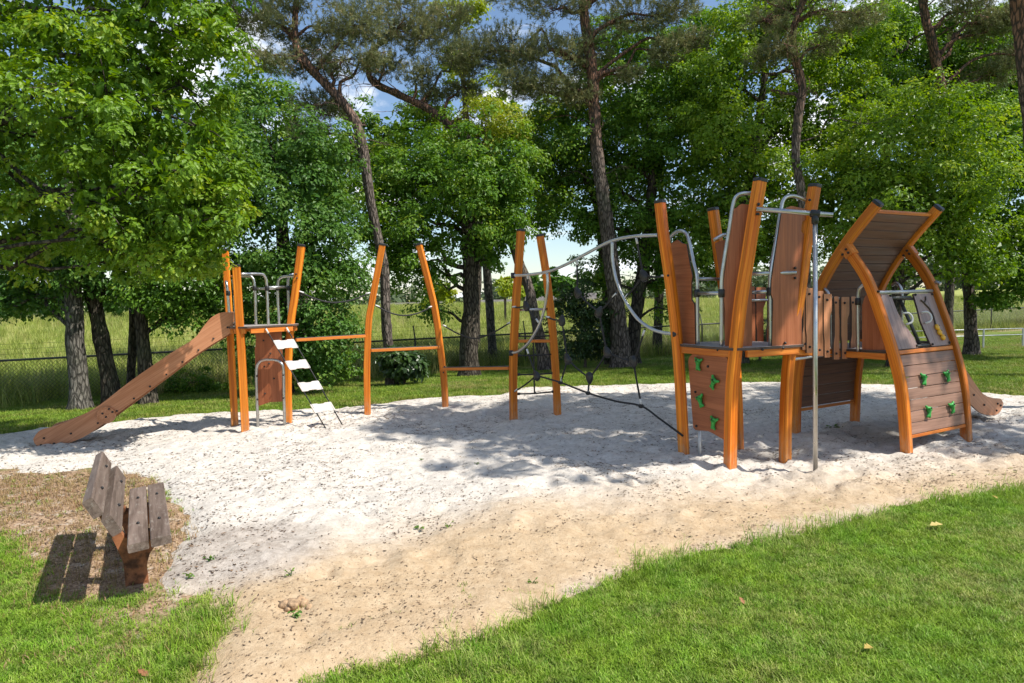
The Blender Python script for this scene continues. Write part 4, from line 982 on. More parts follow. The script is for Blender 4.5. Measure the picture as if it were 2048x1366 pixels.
# ---- bench
BZ = .345
nr, fr_ = gr(298, 1080, BZ), gr(293, 971, BZ); nr.z = fr_.z = 0
bax = (fr_ - nr).normalized(); bsd = V((bax.y, -bax.x, 0)); BL = (fr_ - nr).length
BO = nr + bax * BL / 2; bz0 = 0.0
T12 = thing('park_bench', 'weathered brown plank bench on rusty steel supports standing on dry ground', 'bench', (BO.x, BO.y, 0))
bp = lambda l, s, z: nr + bax * l + bsd * s + V((0, 0, z))
for s_, z_ in ((-.052, BZ - .006), (.058, BZ + .004)):
    MB().bar(bp(0, s_, z_ - .022), bp(BL, s_, z_ - .022), .100, .046, V((0, 0, 1)) - bsd * .08, .005).build('seat_plank', M['bench'], T12)
bt_ = R(27); bu = -bsd * math.sin(bt_) + V((0, 0, 1)) * math.cos(bt_); bnn = bsd * math.cos(bt_) + V((0, 0, 1)) * math.sin(bt_)
bc = bp(0, -.18, BZ + .105)
for k, (dh, dn) in enumerate(((-.004, .012), (.130, -.006))):
    a = bc + bu * dh + bnn * dn - bax * (.0 if k == 0 else .015)
    MB().bar(a, a + bax * BL, .052, .108, bu, .005).build('back_plank', M['bench'], T12)
bb = []
for l in (.36, .95):
    for s_, z_ in ((-.052, BZ - .006), (.058, BZ + .004)): bb.append((bp(l, s_, z_ + .002), (0, 0, 1)))
    for dh, dn in ((-.004, .012), (.130, -.006)): bb.append((bc + bu * dh + bnn * (dn + .027) + bax * l, bnn))
bolts(T12, bb, .009)
for l in (.36, .95):
    for nm, ol in (('support', [(-.13, -.12), (-.01, -.12), (-.02, .10), (.0, .17), (.085, .268), (.09, .297), (-.075, .297), (-.115, .27), (-.145, .325), (-.262, .575), (-.288, .58), (-.294, .562), (-.172, .26), (-.135, .14)]),):
        MB().plate(rnd_poly([bp(l, s, z) for s, z in ol], .02), -bax, .07, (0, 0, 1), edge=0).build(nm, M['rust'], T12)

# ================================================================== fence
FD = V((.894, .448, 0)); FP = V((-9.75, 13.0, 0))
def fpt(l, z=0.0): q = FP + FD * l; return V((q.x, q.y, z))
def frail(l): return .60 + .0005 * l
TF = thing('wire_fence', 'chain link fence with dark top rail and barbed wire strands in front of the meadow', 'fence', fpt(14))
F0, F1 = -7.0, 44.0
step = 3.05; l = F0
while l < F1:
    q = fpt(l); zg = float(gz(q.x, q.y))
    MB().tube([V((q.x, q.y, zg - .2)), V((q.x, q.y, frail(l))), V((q.x, q.y, frail(l) + .03))], .024, 8).build('fence_post', M['darkmetal'], TF)
    fn = V((FN[0], FN[1], 0))
    MB().bar(V((q.x, q.y, frail(l))), V((q.x, q.y, frail(l) + .33)) + fn * .10, .02, .03, FD).build('barb_arm', M['darkmetal'], TF)
    l += step
MB().tube([fpt(F0, frail(F0)), fpt(F1, frail(F1))], .021, 8).build('top_rail', M['darkmetal'], TF)
for k in range(3):
    h = .12 + k * .095; off = V((FN[0], FN[1], 0)) * (.035 + .03 * k)
    MB().tube([fpt(F0 + i * 1.5, frail(F0) + h + .006 * math.sin(i * 2.1)) + off for i in range(int((F1 - F0) / 1.5) + 1)], .0032, 4).build('barbed_wire', M['darkmetal'], TF)
mb = MB(); sp_ = .075; H_ = .86
l = F0
while l < F1 - H_:
    for sg in (1, -1):
        a = fpt(l if sg > 0 else l + H_, frail(l)); b_ = fpt(l + H_ if sg > 0 else l, frail(l) - H_)
        mb.tube([a, b_], .0030, 3)
    l += sp_
mb.build('wire_mesh', M['darkmetal'], TF, 'stuff')
TB = thing('metal_barrier', 'low galvanised double rail barrier at the right edge behind the play house', 'barrier', (13, 17.2, 0))
br0, br1 = at(1770, 664, 16.2), at(2110, 655, 17.6)
for dz in (0, -.155): MB().tube([br0 + V((0, 0, dz)), br1 + V((0, 0, dz))], .011, 8).build('rail', M['darkmetal'] if False else M['galv'], TB)
for f in (.06, .30, .56, .80, .98):
    q = br0.lerp(br1, f); zg = float(gz(q.x, q.y)); MB().bar(V((q.x, q.y, zg - .2)), q + V((0, 0, .01)), .035, .035, (1, 0, 0)).build('barrier_post', M['galv'], TB)

# ================================================================== trees
def leaf_arrays(c, nrm, dr, L, wr, fold, rg):
    n = len(c)
    nrm = nrm / np.linalg.norm(nrm, axis=1, keepdims=True)
    dr = dr - nrm * (dr * nrm).sum(1, keepdims=True); dr /= (np.linalg.norm(dr, axis=1, keepdims=True) + 1e-9)
    sd = np.cross(nrm, dr); L = L[:, None]
    return nrm, dr, sd, L
LOBED = [(0, .02), (.22, .12), (.42, .27), (.52, .13), (.70, .29), (1.0, .04)]
def mk_leaves(c, nrm, dr, L, rg, shape):
    nrm, dr, sd, L = leaf_arrays(c, nrm, dr, L, 0, 0, rg)
    if shape == 'lobed':
        pts = [(a, w) for a, w in LOBED] + [(a, -w) for a, w in LOBED[::-1]]
    else:
        pts = [(0, 0), (.45, .31), (1, 0), (.45, -.31)] if shape == 'plain' else [(0, 0), (.30, .30), (.68, .24), (1, 0), (.68, -.24), (.30, -.30)]
    vs = []
    for a, w in pts:
        vs.append(c + dr * L * a + sd * L * w + nrm * L * (abs(w) * .35 - .18 * a * a))
    v = np.stack(vs, 1); k = len(pts)
    return v.reshape(-1, 3), np.arange(len(c) * k).reshape(-1, k), k
def unit(rg, n):
    v = rg.normal(size=(n, 3)); return v / np.linalg.norm(v, axis=1, keepdims=True)
def limb_path(a, b_, rg, sag=.12, n=5):
    a = np.array(a); b_ = np.array(b_); d = np.linalg.norm(b_ - a)
    pts = [a]
    for k in range(1, n):
        f = k / n; pts.append(a * (1 - f) + b_ * f + rg.normal(size=3) * d * .05 + np.array([0, 0, math.sin(f * math.pi) * d * sag]))
    pts.append(b_); return [V(p) for p in pts]
def taper(mb, path, r0, r1, n=6):
    path = smooth(path, 2); m_ = len(path)
    sec = [(math.cos(2 * math.pi * k / n), math.sin(2 * math.pi * k / n)) for k in range(n)]
    mb.sweep(path, sec, (path[1] - path[0]).orthogonal(), True, 0, True, [r0 + (r1 - r0) * (i / (m_ - 1)) ** .8 for i in range(m_)])
def trunk_mesh(t, path, rad, mt, seed, name='trunk'):
    ps = smooth(path, 8); m_ = len(ps); rr = np.interp(np.linspace(0, 1, m_), np.linspace(0, 1, len(rad)), rad)
    n = 16; mb = MB(); sec = [(math.cos(2 * math.pi * k / n), math.sin(2 * math.pi * k / n)) for k in range(n)]
    mb.sweep(ps, sec, (1, 0, 0), True, 0, True, list(rr))
    a = np.array([tuple(v) for v in mb.v]); ctr = np.repeat(np.array([tuple(p) for p in ps]), n, 0)
    w = .82 + .36 * vnoise(a[:, 0] * 9, a[:, 1] * 9, a[:, 2] * 3, seed) + .16 * (vnoise(a[:, 0] * 22, a[:, 1] * 22, a[:, 2] * 9, seed + 1) - .5)
    # root flare
    z0 = a[:, 2].min(); w = w * (1 + .45 * np.exp(-(a[:, 2] - z0 - .25).clip(0) / .18))
    a = ctr + (a - ctr) * w[:, None]; mb.v = [V(p) for p in a]
    return mb.build(name, M[mt], t), ps, rr
def nearest(ps, c, zmax):
    best = min(range(len(ps)), key=lambda i: (ps[i] - V(c)).length + (3 if ps[i].z > zmax else 0) + abs(ps[i].z - (zmax - .8)) * .35); return best
NT = 0
def tree(name, label, cat, kind, Y, trunk, lobes, bark_, leafm, dens=1.0, leaf=.105, seed=1, shape='plain', group=None, base_z=None, vert=.82, spread=.24, gap=.40, dead=0, hide_trunk=False):
    """trunk: (px, py, width px [, dY]); lobes: (px, py, radius px [, dY]) read at distance Y, turned into metres"""
    rg = np.random.default_rng(seed)
    pth = [at(q[0], q[1], Y + (q[3] if len(q) > 3 else 0)) for q in trunk]; rad = [max(.015, .80 * q[2] * (Y + (q[3] if len(q) > 3 else 0)) / FPX / 2) for q in trunk]
    b0 = pth[0]; zg = float(gz(b0.x, b0.y)); t = thing(name, label, cat, (b0.x, b0.y, zg), group)
    pth = [V((b0.x, b0.y, zg - .3))] + ([] if b0.z - zg < .25 else [V((b0.x, b0.y, zg + .1))]) + pth; rad = [rad[0] * 1.08] * (len(pth) - len(rad)) + rad
    leaf = leaf * .80 if kind == 'broad' and leaf < .15 and shape == 'plain' else leaf
    if kind == 'pine': rad = [q * .85 for q in rad]
    _, ps, rr = trunk_mesh(t, pth, rad, bark_, seed)
    LB = []
    for q in lobes:
        d = Y + (q[3] if len(q) > 3 else 0); c = np.array(at(q[0], q[1], d)); r = q[2] * d / FPX; LB.append((c, r))
    mbr = MB(); C_, N_, D_, L_, T_ = [], [], [], [], []
    for li, (c, r) in enumerate(LB):
        i = nearest(ps, c, c[2] - .1 * r); st = ps[i]
        r0 = min(rr[i] * .55, .03 + r * .05)
        taper(mbr, limb_path(st, c, rg), r0, .012)
        if kind == 'broad':
            nb = int(42 * dens * r * r) + 4
            u_ = unit(rg, nb); u_[:, 2] = u_[:, 2] * .85 + .08; ra = np.where(rg.uniform(0, 1, nb) < .22, rg.uniform(1.0, 1.38, nb), rg.uniform(.45, 1.0, nb) ** .6)
            cc = c + u_ * (ra * r)[:, None] * np.array([1, 1, vert])
            keep = vnoise(cc[:, 0] * 1.5, cc[:, 1] * 1.5, cc[:, 2] * 1.9, seed + 7) > gap * .9
            cc = cc[keep]; u_ = u_[keep]; nb = len(cc)
            for k in range(0, nb, max(1, nb // 6)): taper(mbr, limb_path(c, cc[k], rg, .05, 2), .012, .004, 3)
            rb = spread * 1.12 * rg.uniform(.65, 1.35, nb)
            m_ = 94 if shape != 'lobed' else 78; n = nb * m_
            v_ = unit(rg, n); ou = np.repeat(u_, m_, 0); v_ = v_ + ou * .55 + np.array([0, 0, .35]); v_ /= np.linalg.norm(v_, axis=1, keepdims=True)
            rad_ = np.repeat(rb, m_) * rg.uniform(.45, 1.12, n)
            ctr = np.repeat(cc, m_, 0) + v_ * rad_[:, None] * np.array([1.15, 1.15, .72])
            nr_ = v_ * .9 + np.array([0, 0, .55]) + rg.normal(size=(n, 3)) * .38
            dr = v_ * .7 + ou * .3 + np.array([0, 0, -.25]) + rg.normal(size=(n, 3)) * .55
            C_.append(ctr); N_.append(nr_); D_.append(dr); L_.append(leaf * rg.uniform(.6, 1.25, n))
            T_.append(np.clip(np.repeat(rg.uniform(.0, .75, nb), m_) * .7 + rg.uniform(0, .45, n), 0, 1))
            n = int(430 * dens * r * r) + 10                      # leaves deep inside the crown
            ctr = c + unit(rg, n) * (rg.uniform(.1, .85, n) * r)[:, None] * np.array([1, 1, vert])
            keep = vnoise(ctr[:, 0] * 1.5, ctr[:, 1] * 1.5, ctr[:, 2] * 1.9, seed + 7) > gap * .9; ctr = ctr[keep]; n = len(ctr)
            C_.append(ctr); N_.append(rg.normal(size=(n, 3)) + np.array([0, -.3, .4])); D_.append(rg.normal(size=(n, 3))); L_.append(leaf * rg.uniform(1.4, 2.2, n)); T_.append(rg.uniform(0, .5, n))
        else:
            nc = int(260 * dens * r * r * 4) + 20
            u_ = unit(rg, nc); ra = rg.uniform(.15, 1.0, nc) ** .6
            cc = c + u_ * (ra * r)[:, None] * np.array([1.1, 1.1, vert])
            keep = vnoise(cc[:, 0] * 2.3, cc[:, 1] * 2.3, cc[:, 2] * 3.4, seed + 7) > gap
            cc = cc[keep]; u_ = u_[keep]; nc = len(cc)
            for k in range(0, nc, max(1, nc // 20)): taper(mbr, limb_path(c + (cc[k] - c) * .1, cc[k], rg, .06, 2), .011, .003, 3)
            m_ = 17; n = nc * m_
            axd = u_ * .6 + np.array([0, 0, .55]) + rg.normal(size=(nc, 3)) * .35; axd /= np.linalg.norm(axd, axis=1, keepdims=True)
            dr = np.repeat(axd, m_, 0) * .75 + unit(rg, n) * .75; ctr = np.repeat(cc, m_, 0) + np.repeat(axd, m_, 0) * rg.uniform(-.11, .05, n)[:, None]
            C_.append(ctr); D_.append(dr); N_.append(rg.normal(size=(n, 3))); L_.append(leaf * rg.uniform(.7, 1.2, n))
            T_.append(np.clip(np.repeat(rg.uniform(0, .75, nc), m_) + rg.uniform(-.1, .3, n), 0, 1))
    for k in range(dead):                                    # bare dead twigs low in the crown
        i = int(len(ps) * rg.uniform(.45, .9)); u_ = unit(rg, 1)[0]; u_[2] = abs(u_[2]) * .5
        e = np.array(ps[i]) + u_ * rg.uniform(.5, 1.6); p_ = limb_path(ps[i], e, rg, .1, 4); taper(mbr, p_, .017, .004, 5)
        for j in range(5):
            s_ = np.array(p_[2 + j % 3]); taper(mbr, limb_path(s_, s_ + unit(rg, 1)[0] * rg.uniform(.25, .7), rg, .1, 3), .007, .002, 4)
    mbr.build('branches', M[bark_], t, 'stuff')
    C_, N_, D_, L_, T_ = map(np.concatenate, (C_, N_, D_, L_, T_))
    o0 = np.array(t.location)
    if kind == 'broad':
        v, f, k = mk_leaves(C_, N_, D_, L_, rg, shape)
    else:
        D_ /= np.linalg.norm(D_, axis=1, keepdims=True); w = np.cross(D_, N_); w /= np.linalg.norm(w, axis=1, keepdims=True)
        v = np.stack([C_ - w * .0058, C_ + w * .0058, C_ + D_ * L_[:, None]], 1).reshape(-1, 3); k = 3; f = np.arange(len(C_) * 3).reshape(-1, 3)
    o = np_mesh('crown', v - o0, f, M[leafm], {'tint': ('FLOAT', np.repeat(T_, k))})
    o.parent = t
    global NT; NT += len(f) * (k - 2)
    return t

OAKS = 'broadleaf trees behind the playground'; PINES = 'scots pines behind the playground'
# 1 big oak reaching in from the left, trunk outside the picture
tree('oak_tree', 'large bright green oak filling the upper left corner close to the camera', 'tree', 'broad', 7.4,
     [(-420, 880, 75), (-410, 600, 65), (-380, 300, 58), (-330, 60, 45), (-280, -160, 32)],
     [(90, 60, 165), (270, 40, 150, -.3), (430, 70, 70, .2), (50, 270, 150, .4), (215, 230, 150, -.5), (360, 170, 125), (405, 260, 85, -.2), (170, 400, 130, -.3), (320, 340, 110, -.4), (415, 360, 70, .1), (60, 470, 110, .3),
      (280, 470, 85), (385, 450, 85, -.3), (448, 425, 45, .1), (345, 520, 55, -.2), (405, 515, 45, 0), (230, 520, 45, .2), (-120, 150, 190, .3), (-130, 420, 160, .4), (150, -120, 190, .2), (350, -110, 150, .3)],
     'oak_bark', 'leaf_near', 1.7, .068, 11, 'lobed', OAKS, spread=.145, gap=.42)
tree('pine_tree', 'pine with a thick pinkish limb showing through the oak at the left edge', 'tree', 'pine', 8.6,
     [(-300, 800, 50), (-240, 500, 46), (-160, 300, 44), (-60, 215, 40), (10, 205, 36), (50, 228, 33), (72, 262, 26)], [(-250, 60, 110), (-120, -40, 120), (-60, 120, 70)], 'pine_bark', 'needle', .6, .085, 12, group=PINES)
# 2 trunks at the left
tree('oak_tree', 'oak with a thick grey trunk, leftmost of the trunks behind the slide', 'tree', 'broad', 11.6,
     [(160, 806, 50), (152, 700, 42), (147, 600, 38), (145, 480, 34), (140, 300, 26)], [(90, 400, 130, .5), (130, 520, 70, 0), (50, 530, 80, .5), (60, 590, 48, .2), (15, 600, 42, .3), (110, 580, 40, .1), (200, 470, 90, .3), (180, 560, 45), (20, 330, 120, 1)], 'grey_bark', 'leaf_dark', 1.1, .10, 13, group=OAKS)
tree('oak_tree', 'oak with a dark leaning trunk, second from the left behind the slide', 'tree', 'broad', 11.9,
     [(226, 800, 42), (208, 700, 37), (192, 620, 34), (180, 560, 32), (165, 420, 25)], [(250, 480, 90, .6), (230, 575, 42), (270, 560, 50, .4), (160, 330, 120, .9), (300, 400, 100, .8)], 'oak_bark', 'leaf_dark', 1.1, .10, 14, group=OAKS)
tree('oak_tree', 'oak with the thinnest dark trunk behind the slide', 'tree', 'broad', 13.2,
     [(262, 775, 20), (265, 690, 19), (266, 620, 18), (262, 500, 15)], [(330, 330, 120), (250, 230, 130, .5), (350, 480, 90, -.3), (420, 420, 80)], 'oak_bark', 'leaf_dark', 1.0, .10, 15, group=OAKS)
tree('oak_tree', 'oak with a rough trunk half hidden by the slide, rightmost of that cluster', 'tree', 'broad', 11.9,
     [(296, 800, 36), (288, 700, 31), (281, 620, 28), (276, 520, 24)], [(330, 560, 62, -.2), (370, 590, 60, .1), (400, 520, 75, .3), (300, 600, 42), (350, 640, 36), (420, 610, 45, .4), (440, 560, 50, .6)], 'oak_bark', 'leaf_mid', 1.0, .10, 16, group=OAKS)
# 3 dark oak behind the small tower
tree('oak_tree', 'dark low branched oak standing behind the small slide tower', 'tree', 'broad', 12.6,
     [(572, 770, 34), (570, 640, 32), (566, 480, 30), (562, 400, 22), (556, 330, 12)],
     [(455, 330, 95), (470, 240, 70, .5), (540, 290, 110), (500, 430, 100, -.2), (600, 400, 100), (640, 330, 70, .4), (600, 510, 95, -.3), (660, 470, 70), (540, 540, 80, -.3), (640, 580, 70), (600, 640, 70, -.3), (560, 690, 60, -.3), (640, 690, 55, -.2), (600, 740, 50, -.2), (680, 650, 34), (690, 540, 40), (490, 530, 60, .2), (480, 650, 50, .2), (520, 740, 45, .1)],
     'oak_bark', 'leaf_dark', 1.15, .10, 17, 'plain', OAKS, gap=.36)
# 4 twisted pine
tree('pine_tree', 'tall crooked pine with a reddish trunk bending left above the first curved post', 'tree', 'pine', 13.6,
     [(782, 745, 30), (772, 640, 29), (768, 540, 28), (752, 460, 27), (738, 385, 27), (728, 310, 28), (716, 255, 28), (690, 210, 27), (650, 168, 25), (612, 125, 24), (594, 95, 22), (590, 40, 18), (600, -60, 12)],
     [(430, 30, 62), (500, 45, 72, .3), (575, 50, 72), (650, 60, 74, .4), (720, 50, 64), (545, 110, 56, -.4), (620, 130, 50, .4), (690, 120, 56), (640, 210, 55, .3), (620, 265, 42, .2), (740, 110, 40), (600, -40, 110), (480, -50, 90), (720, -50, 90)], 'pine_bark', 'needle', 1.25, .085, 18, group=PINES, vert=.62, gap=.44, dead=16)
# 5 oak in the middle
tree('oak_tree', 'broad dark green oak with a straight trunk right of the lowest balance beam post', 'tree', 'broad', 15.2,
     [(938, 738, 48), (940, 660, 42), (941, 560, 40), (938, 470, 36), (930, 400, 26), (925, 330, 18)],
     [(770, 370, 80), (850, 335, 100, .3), (955, 345, 105, -.3), (1015, 400, 80, .2), (820, 440, 95, -.4), (925, 455, 95, -.5), (1040, 350, 66, .6), (745, 470, 58), (1010, 470, 60), (830, 530, 58, -.3), (870, 570, 44), (860, 620, 30), (790, 530, 50), (720, 400, 50, .4), (1055, 430, 44), (985, 520, 36)],
     'oak_bark', 'leaf_mid', 1.1, .105, 19, 'plain', OAKS, gap=.38)
# 6 leaning pine
tree('pine_tree', 'pine leaning far to the left with a bent reddish upper stem in mid picture', 'tree', 'pine', 15.8,
     [(1088, 722, 34), (1074, 650, 30), (1055, 570, 28), (1030, 500, 27), (1012, 430, 26), (985, 350, 25), (960, 300, 24), (905, 256, 22), (860, 220, 22), (800, 190, 21), (752, 168, 19), (738, 148, 17), (738, 112, 15), (756, 92, 13)],
     [(790, 60, 62), (850, 80, 66, .3), (770, 130, 44), (905, 120, 58, .3), (840, 150, 46), (860, 195, 40, .4), (800, 10, 70), (900, 40, 56, .5), (925, 175, 40, .5)], 'pine_bark', 'needle', 1.2, .085, 20, group=PINES, vert=.6, gap=.45, dead=22)
# 7 tall straight pine
tree('pine_tree', 'tallest straight pine with a thick grey trunk behind the rope net', 'tree', 'pine', 15.6,
     [(1243, 716, 60), (1236, 640, 50), (1224, 540, 44), (1212, 440, 40), (1200, 350, 37), (1190, 250, 35), (1186, 160, 33), (1176, 80, 30), (1166, 0, 26), (1160, -120, 18)],
     [(945, 110, 62), (1000, 90, 72, .4), (1065, 110, 74), (1030, 165, 52, -.3), (1130, 120, 70), (1090, 170, 56, -.2), (1180, 90, 52, .3), (1270, 40, 62), (1330, 100, 52), (1385, 80, 44), (1240, 150, 44), (1110, 20, 60), (1350, 20, 50), (1200, -60, 130), (1050, -50, 100), (1340, -70, 100), (1160, 190, 44)], 'pine_bark', 'needle', 1.25, .085, 21, group=PINES, vert=.62, gap=.44, dead=14)
# 8 slender yellow green tree
tree('birch_tree', 'slender yellow green tree between the pines in the upper middle', 'tree', 'broad', 18.5,
     [(985, 716, 22), (975, 560, 20), (955, 400, 17), (935, 250, 14), (920, 100, 10), (915, 10, 6)], [(925, 30, 46), (905, 110, 42), (935, 190, 46), (910, 260, 40), (975, 255, 58), (1005, 310, 56), (960, 320, 50), (1040, 270, 40), (890, 330, 40), (1060, 230, 36)], 'grey_bark', 'leaf_yellow', .75, .11, 22, 'plain', OAKS, gap=.45)
# 9 dark tree behind the net
tree('oak_tree', 'dark leafy tree with twin shadowed look behind the tallest pine and rope net', 'tree', 'broad', 16.6,
     [(1268, 705, 30), (1272, 620, 32), (1290, 520, 32), (1300, 420, 26), (1310, 300, 18)],
     [(1290, 210, 95), (1380, 190, 90, .4), (1310, 330, 105), (1150, 290, 75), (1130, 370, 60, .3), (1160, 430, 66), (1240, 470, 86), (1350, 440, 90), (1420, 320, 95, .3), (1290, 560, 62), (1210, 560, 50), (1240, 340, 75, .5), (1400, 520, 60), (1440, 430, 60), (1330, 560, 45), (1340, 620, 34), (1090, 440, 36, .4)],
     'oak_bark', 'leaf_mid', 1.1, .105, 23, 'plain', OAKS, gap=.37)
tree('oak_tree', 'slim dark stem close behind the left side of the tallest pine', 'tree', 'broad', 16.9, [(1218, 715, 24), (1215, 620, 22), (1205, 500, 22), (1190, 400, 18), (1150, 320, 12)], [(1130, 230, 60), (1200, 260, 70), (1100, 320, 50), (1180, 350, 60)], 'oak_bark', 'leaf_mid', 1.0, .105, 24, 'plain', OAKS)
# 10 bright oak behind the large tower
tree('oak_tree', 'bright green oak rising behind the large tower', 'tree', 'broad', 15.0,
     [(1480, 705, 34), (1484, 600, 32), (1490, 450, 28), (1510, 300, 22), (1530, 150, 14)],
     [(1440, 160, 80), (1510, 90, 92, .4), (1620, 150, 100, .6), (1470, 280, 100, -.3), (1555, 250, 90, .5), (1540, 380, 100, -.4), (1450, 400, 75), (1680, 270, 100, .4), (1640, 420, 90, -.3), (1480, 490, 70, -.2), (1420, 250, 60, .4), (1560, 10, 80, .8), (1690, 90, 80, .8), (1560, 500, 60), (1420, 470, 45)],
     'oak_bark', 'leaf_bright', 1.15, .105, 25, 'plain', OAKS, gap=.35)
# 11 bright bushy tree on the right
tree('maple_tree', 'light green bushy tree behind the play house roof', 'tree', 'broad', 13.4,
     [(1790, 705, 30), (1795, 600, 28), (1800, 480, 24), (1810, 350, 16)],
     [(1790, 290, 120), (1900, 270, 105, .3), (1840, 400, 125, -.5), (1740, 430, 95), (1930, 390, 100, -.4), (1760, 520, 60), (1880, 490, 75, -.2), (1960, 480, 70), (1700, 360, 75, .2), (1850, 545, 45), (1960, 540, 40), (1700, 490, 50)],
     'oak_bark', 'leaf_bright', 1.2, .10, 26, 'plain', OAKS, gap=.34)
tree('maple_tree', 'green tree with drooping boughs at the right edge of the picture', 'tree', 'broad', 14.5,
     [(2110, 690, 34), (2105, 560, 30), (2090, 400, 26), (2080, 250, 18)],
     [(2010, 330, 95), (2060, 430, 95, -.3), (2010, 480, 66), (2090, 280, 110), (1985, 240, 70, .4), (2030, 545, 48), (2110, 520, 70), (1990, 590, 36, .3), (2060, 590, 44)], 'oak_bark', 'leaf_mid', 1.1, .10, 27, 'plain', OAKS, gap=.37)
tree('oak_tree', 'tall dark oak in the upper right behind the thin red pine', 'tree', 'broad', 17.5,
     [(1760, 700, 34), (1762, 560, 30), (1768, 400, 26), (1775, 250, 20), (1780, 120, 12)],
     [(1760, 130, 95), (1850, 160, 90, .4), (1930, 110, 85), (1990, 150, 85, .3), (1800, 40, 60, .5), (1720, 200, 80), (1960, 200, 80), (2040, 120, 80), (1880, 230, 80), (1910, 50, 45)], 'oak_bark', 'leaf_mid', 1.0, .11, 28, 'plain', OAKS, gap=.40)
# 12 pines on the right
tree('pine_tree', 'pine with a twisted slim trunk rising between the two right tower posts', 'tree', 'pine', 13.2,
     [(1615, 712, 30), (1612, 560, 28), (1604, 400, 24), (1592, 320, 24), (1594, 250, 24), (1604, 185, 23), (1600, 150, 22), (1588, 110, 21), (1586, 60, 20), (1604, 10, 18), (1630, -60, 14)],
     [(1530, 40, 52), (1590, 20, 56, .3), (1660, 30, 56), (1560, 95, 44, -.2), (1640, 90, 40, .3), (1710, 30, 50), (1520, 120, 40, .2), (1600, -70, 100), (1720, -60, 80), (1540, 180, 34, .3)], 'pine_bark', 'needle', 1.2, .085, 29, group=PINES, vert=.65, gap=.44, dead=10)
tree('pine_tree', 'pine with a flaky trunk at the right, standing before the low metal barrier', 'tree', 'pine', 15.6,
     [(1943, 692, 36), (1940, 620, 32), (1930, 500, 29), (1908, 340, 26), (1886, 205, 25), (1868, 100, 25), (1850, 30, 23), (1832, -80, 16)],
     [(1960, 60, 50, .3), (2010, 40, 56), (1930, 10, 50), (1980, 150, 50, .2), (2040, 110, 56, .2), (1840, -70, 100), (1960, -60, 100), (2060, 30, 60)], 'pine_bark', 'needle', 1.0, .085, 30, group=PINES, vert=.6, gap=.46, dead=16)
tree('pine_tree', 'pine trunk dark against the top right corner', 'tree', 'pine', 11.6, [(2090, 760, 44), (2085, 560, 42), (2065, 300, 40), (2050, 150, 38), (2036, 20, 36), (2025, -120, 28)], [(2040, -90, 110), (1960, -130, 110), (2140, -60, 110), (2110, 60, 56)], 'pine_bark', 'needle', .8, .085, 31, group=PINES, vert=.6)
# 13 trees right of the picture whose crowns shade the sand
def world_tree(name, label, base, top, lobes, bark_, leafm, seed, dens=.8, group=OAKS, gap=.42, r=.16):
    b_ = V(base); rg = np.random.default_rng(seed); Y = b_.y
    def pxl(p):
        v = V(p) - EYEP; z = v.dot(cF); return (1024 + FPX * v.dot(cR) / z, 683 - FPX * v.dot(cU) / z)
    tr = [(*pxl(b_.lerp(V(top), k / 5) + V((.12 * math.sin(k * 2), 0, 0))), r * 2 * (1 - .13 * k) * FPX / Y, (b_.lerp(V(top), k / 5)).y - Y) for k in range(6)]
    lb = [(*pxl(q[:3]), q[3] * FPX / q[1], q[1] - Y) for q in lobes]
    return tree(name, label, 'tree', 'broad', Y, tr, lb, bark_, leafm, dens, .14, seed, 'plain', group, gap=gap)
rgs = np.random.default_rng(77); lob = []
for k in range(30): lob.append((7.9 + rgs.uniform(-3.1, 3.3), 6.1 + rgs.uniform(-1.3, 2.0), rgs.uniform(6.6, 9.3), rgs.uniform(.6, 1.0)))
world_tree('oak_tree', 'oak at the right beyond the picture edge shading the sand under the large tower', (9.6, 7.9, 0), (9.0, 7.6, 8.4), lob, 'oak_bark', 'leaf_mid', 78, .62, gap=.39)
# further trees behind, closing the wall of leaves
for k_, (Y_, lb_, lm_, lab_) in enumerate([
    (19.0, [(470, 250, 70), (520, 190, 60), (590, 240, 75), (650, 300, 70), (560, 330, 70), (700, 240, 50), (680, 380, 60), (480, 360, 60), (750, 300, 44), (620, 400, 60)], 'leaf_mid', 'oak rising behind the crooked pine above the small slide tower'),
    (20.0, [(800, 260, 60), (860, 230, 60), (900, 290, 60), (760, 320, 50), (830, 330, 60), (1050, 250, 60), (1000, 200, 46), (1090, 320, 60), (1120, 240, 50), (960, 420, 60), (1080, 400, 50)], 'leaf_bright', 'light green tree filling the gap behind the leaning pine'),
    (20.5, [(1230, 90, 70), (1320, 130, 80), (1400, 90, 70), (1180, 170, 60), (1260, 200, 70), (1440, 40, 60), (1370, 240, 70)], 'leaf_mid', 'tall oak behind the crown of the tallest pine'),
    (20.0, [(1680, 60, 70), (1760, 50, 60), (1860, 90, 60), (1920, 160, 70), (2000, 60, 60), (2060, 150, 80), (1980, 230, 70)], 'leaf_bright', 'light crowned tree at the upper right behind the other trees')]):
    cx_ = sum(q[0] for q in lb_) / len(lb_)
    tree('oak_tree', lab_, 'tree', 'broad', Y_, [(cx_, 700, 24), (cx_ + 5, 560, 20), (cx_ + 8, 420, 15), (cx_ + 6, 300, 9)], lb_, 'oak_bark', lm_, .7, .13, 90 + k_, 'plain', OAKS, gap=.42)

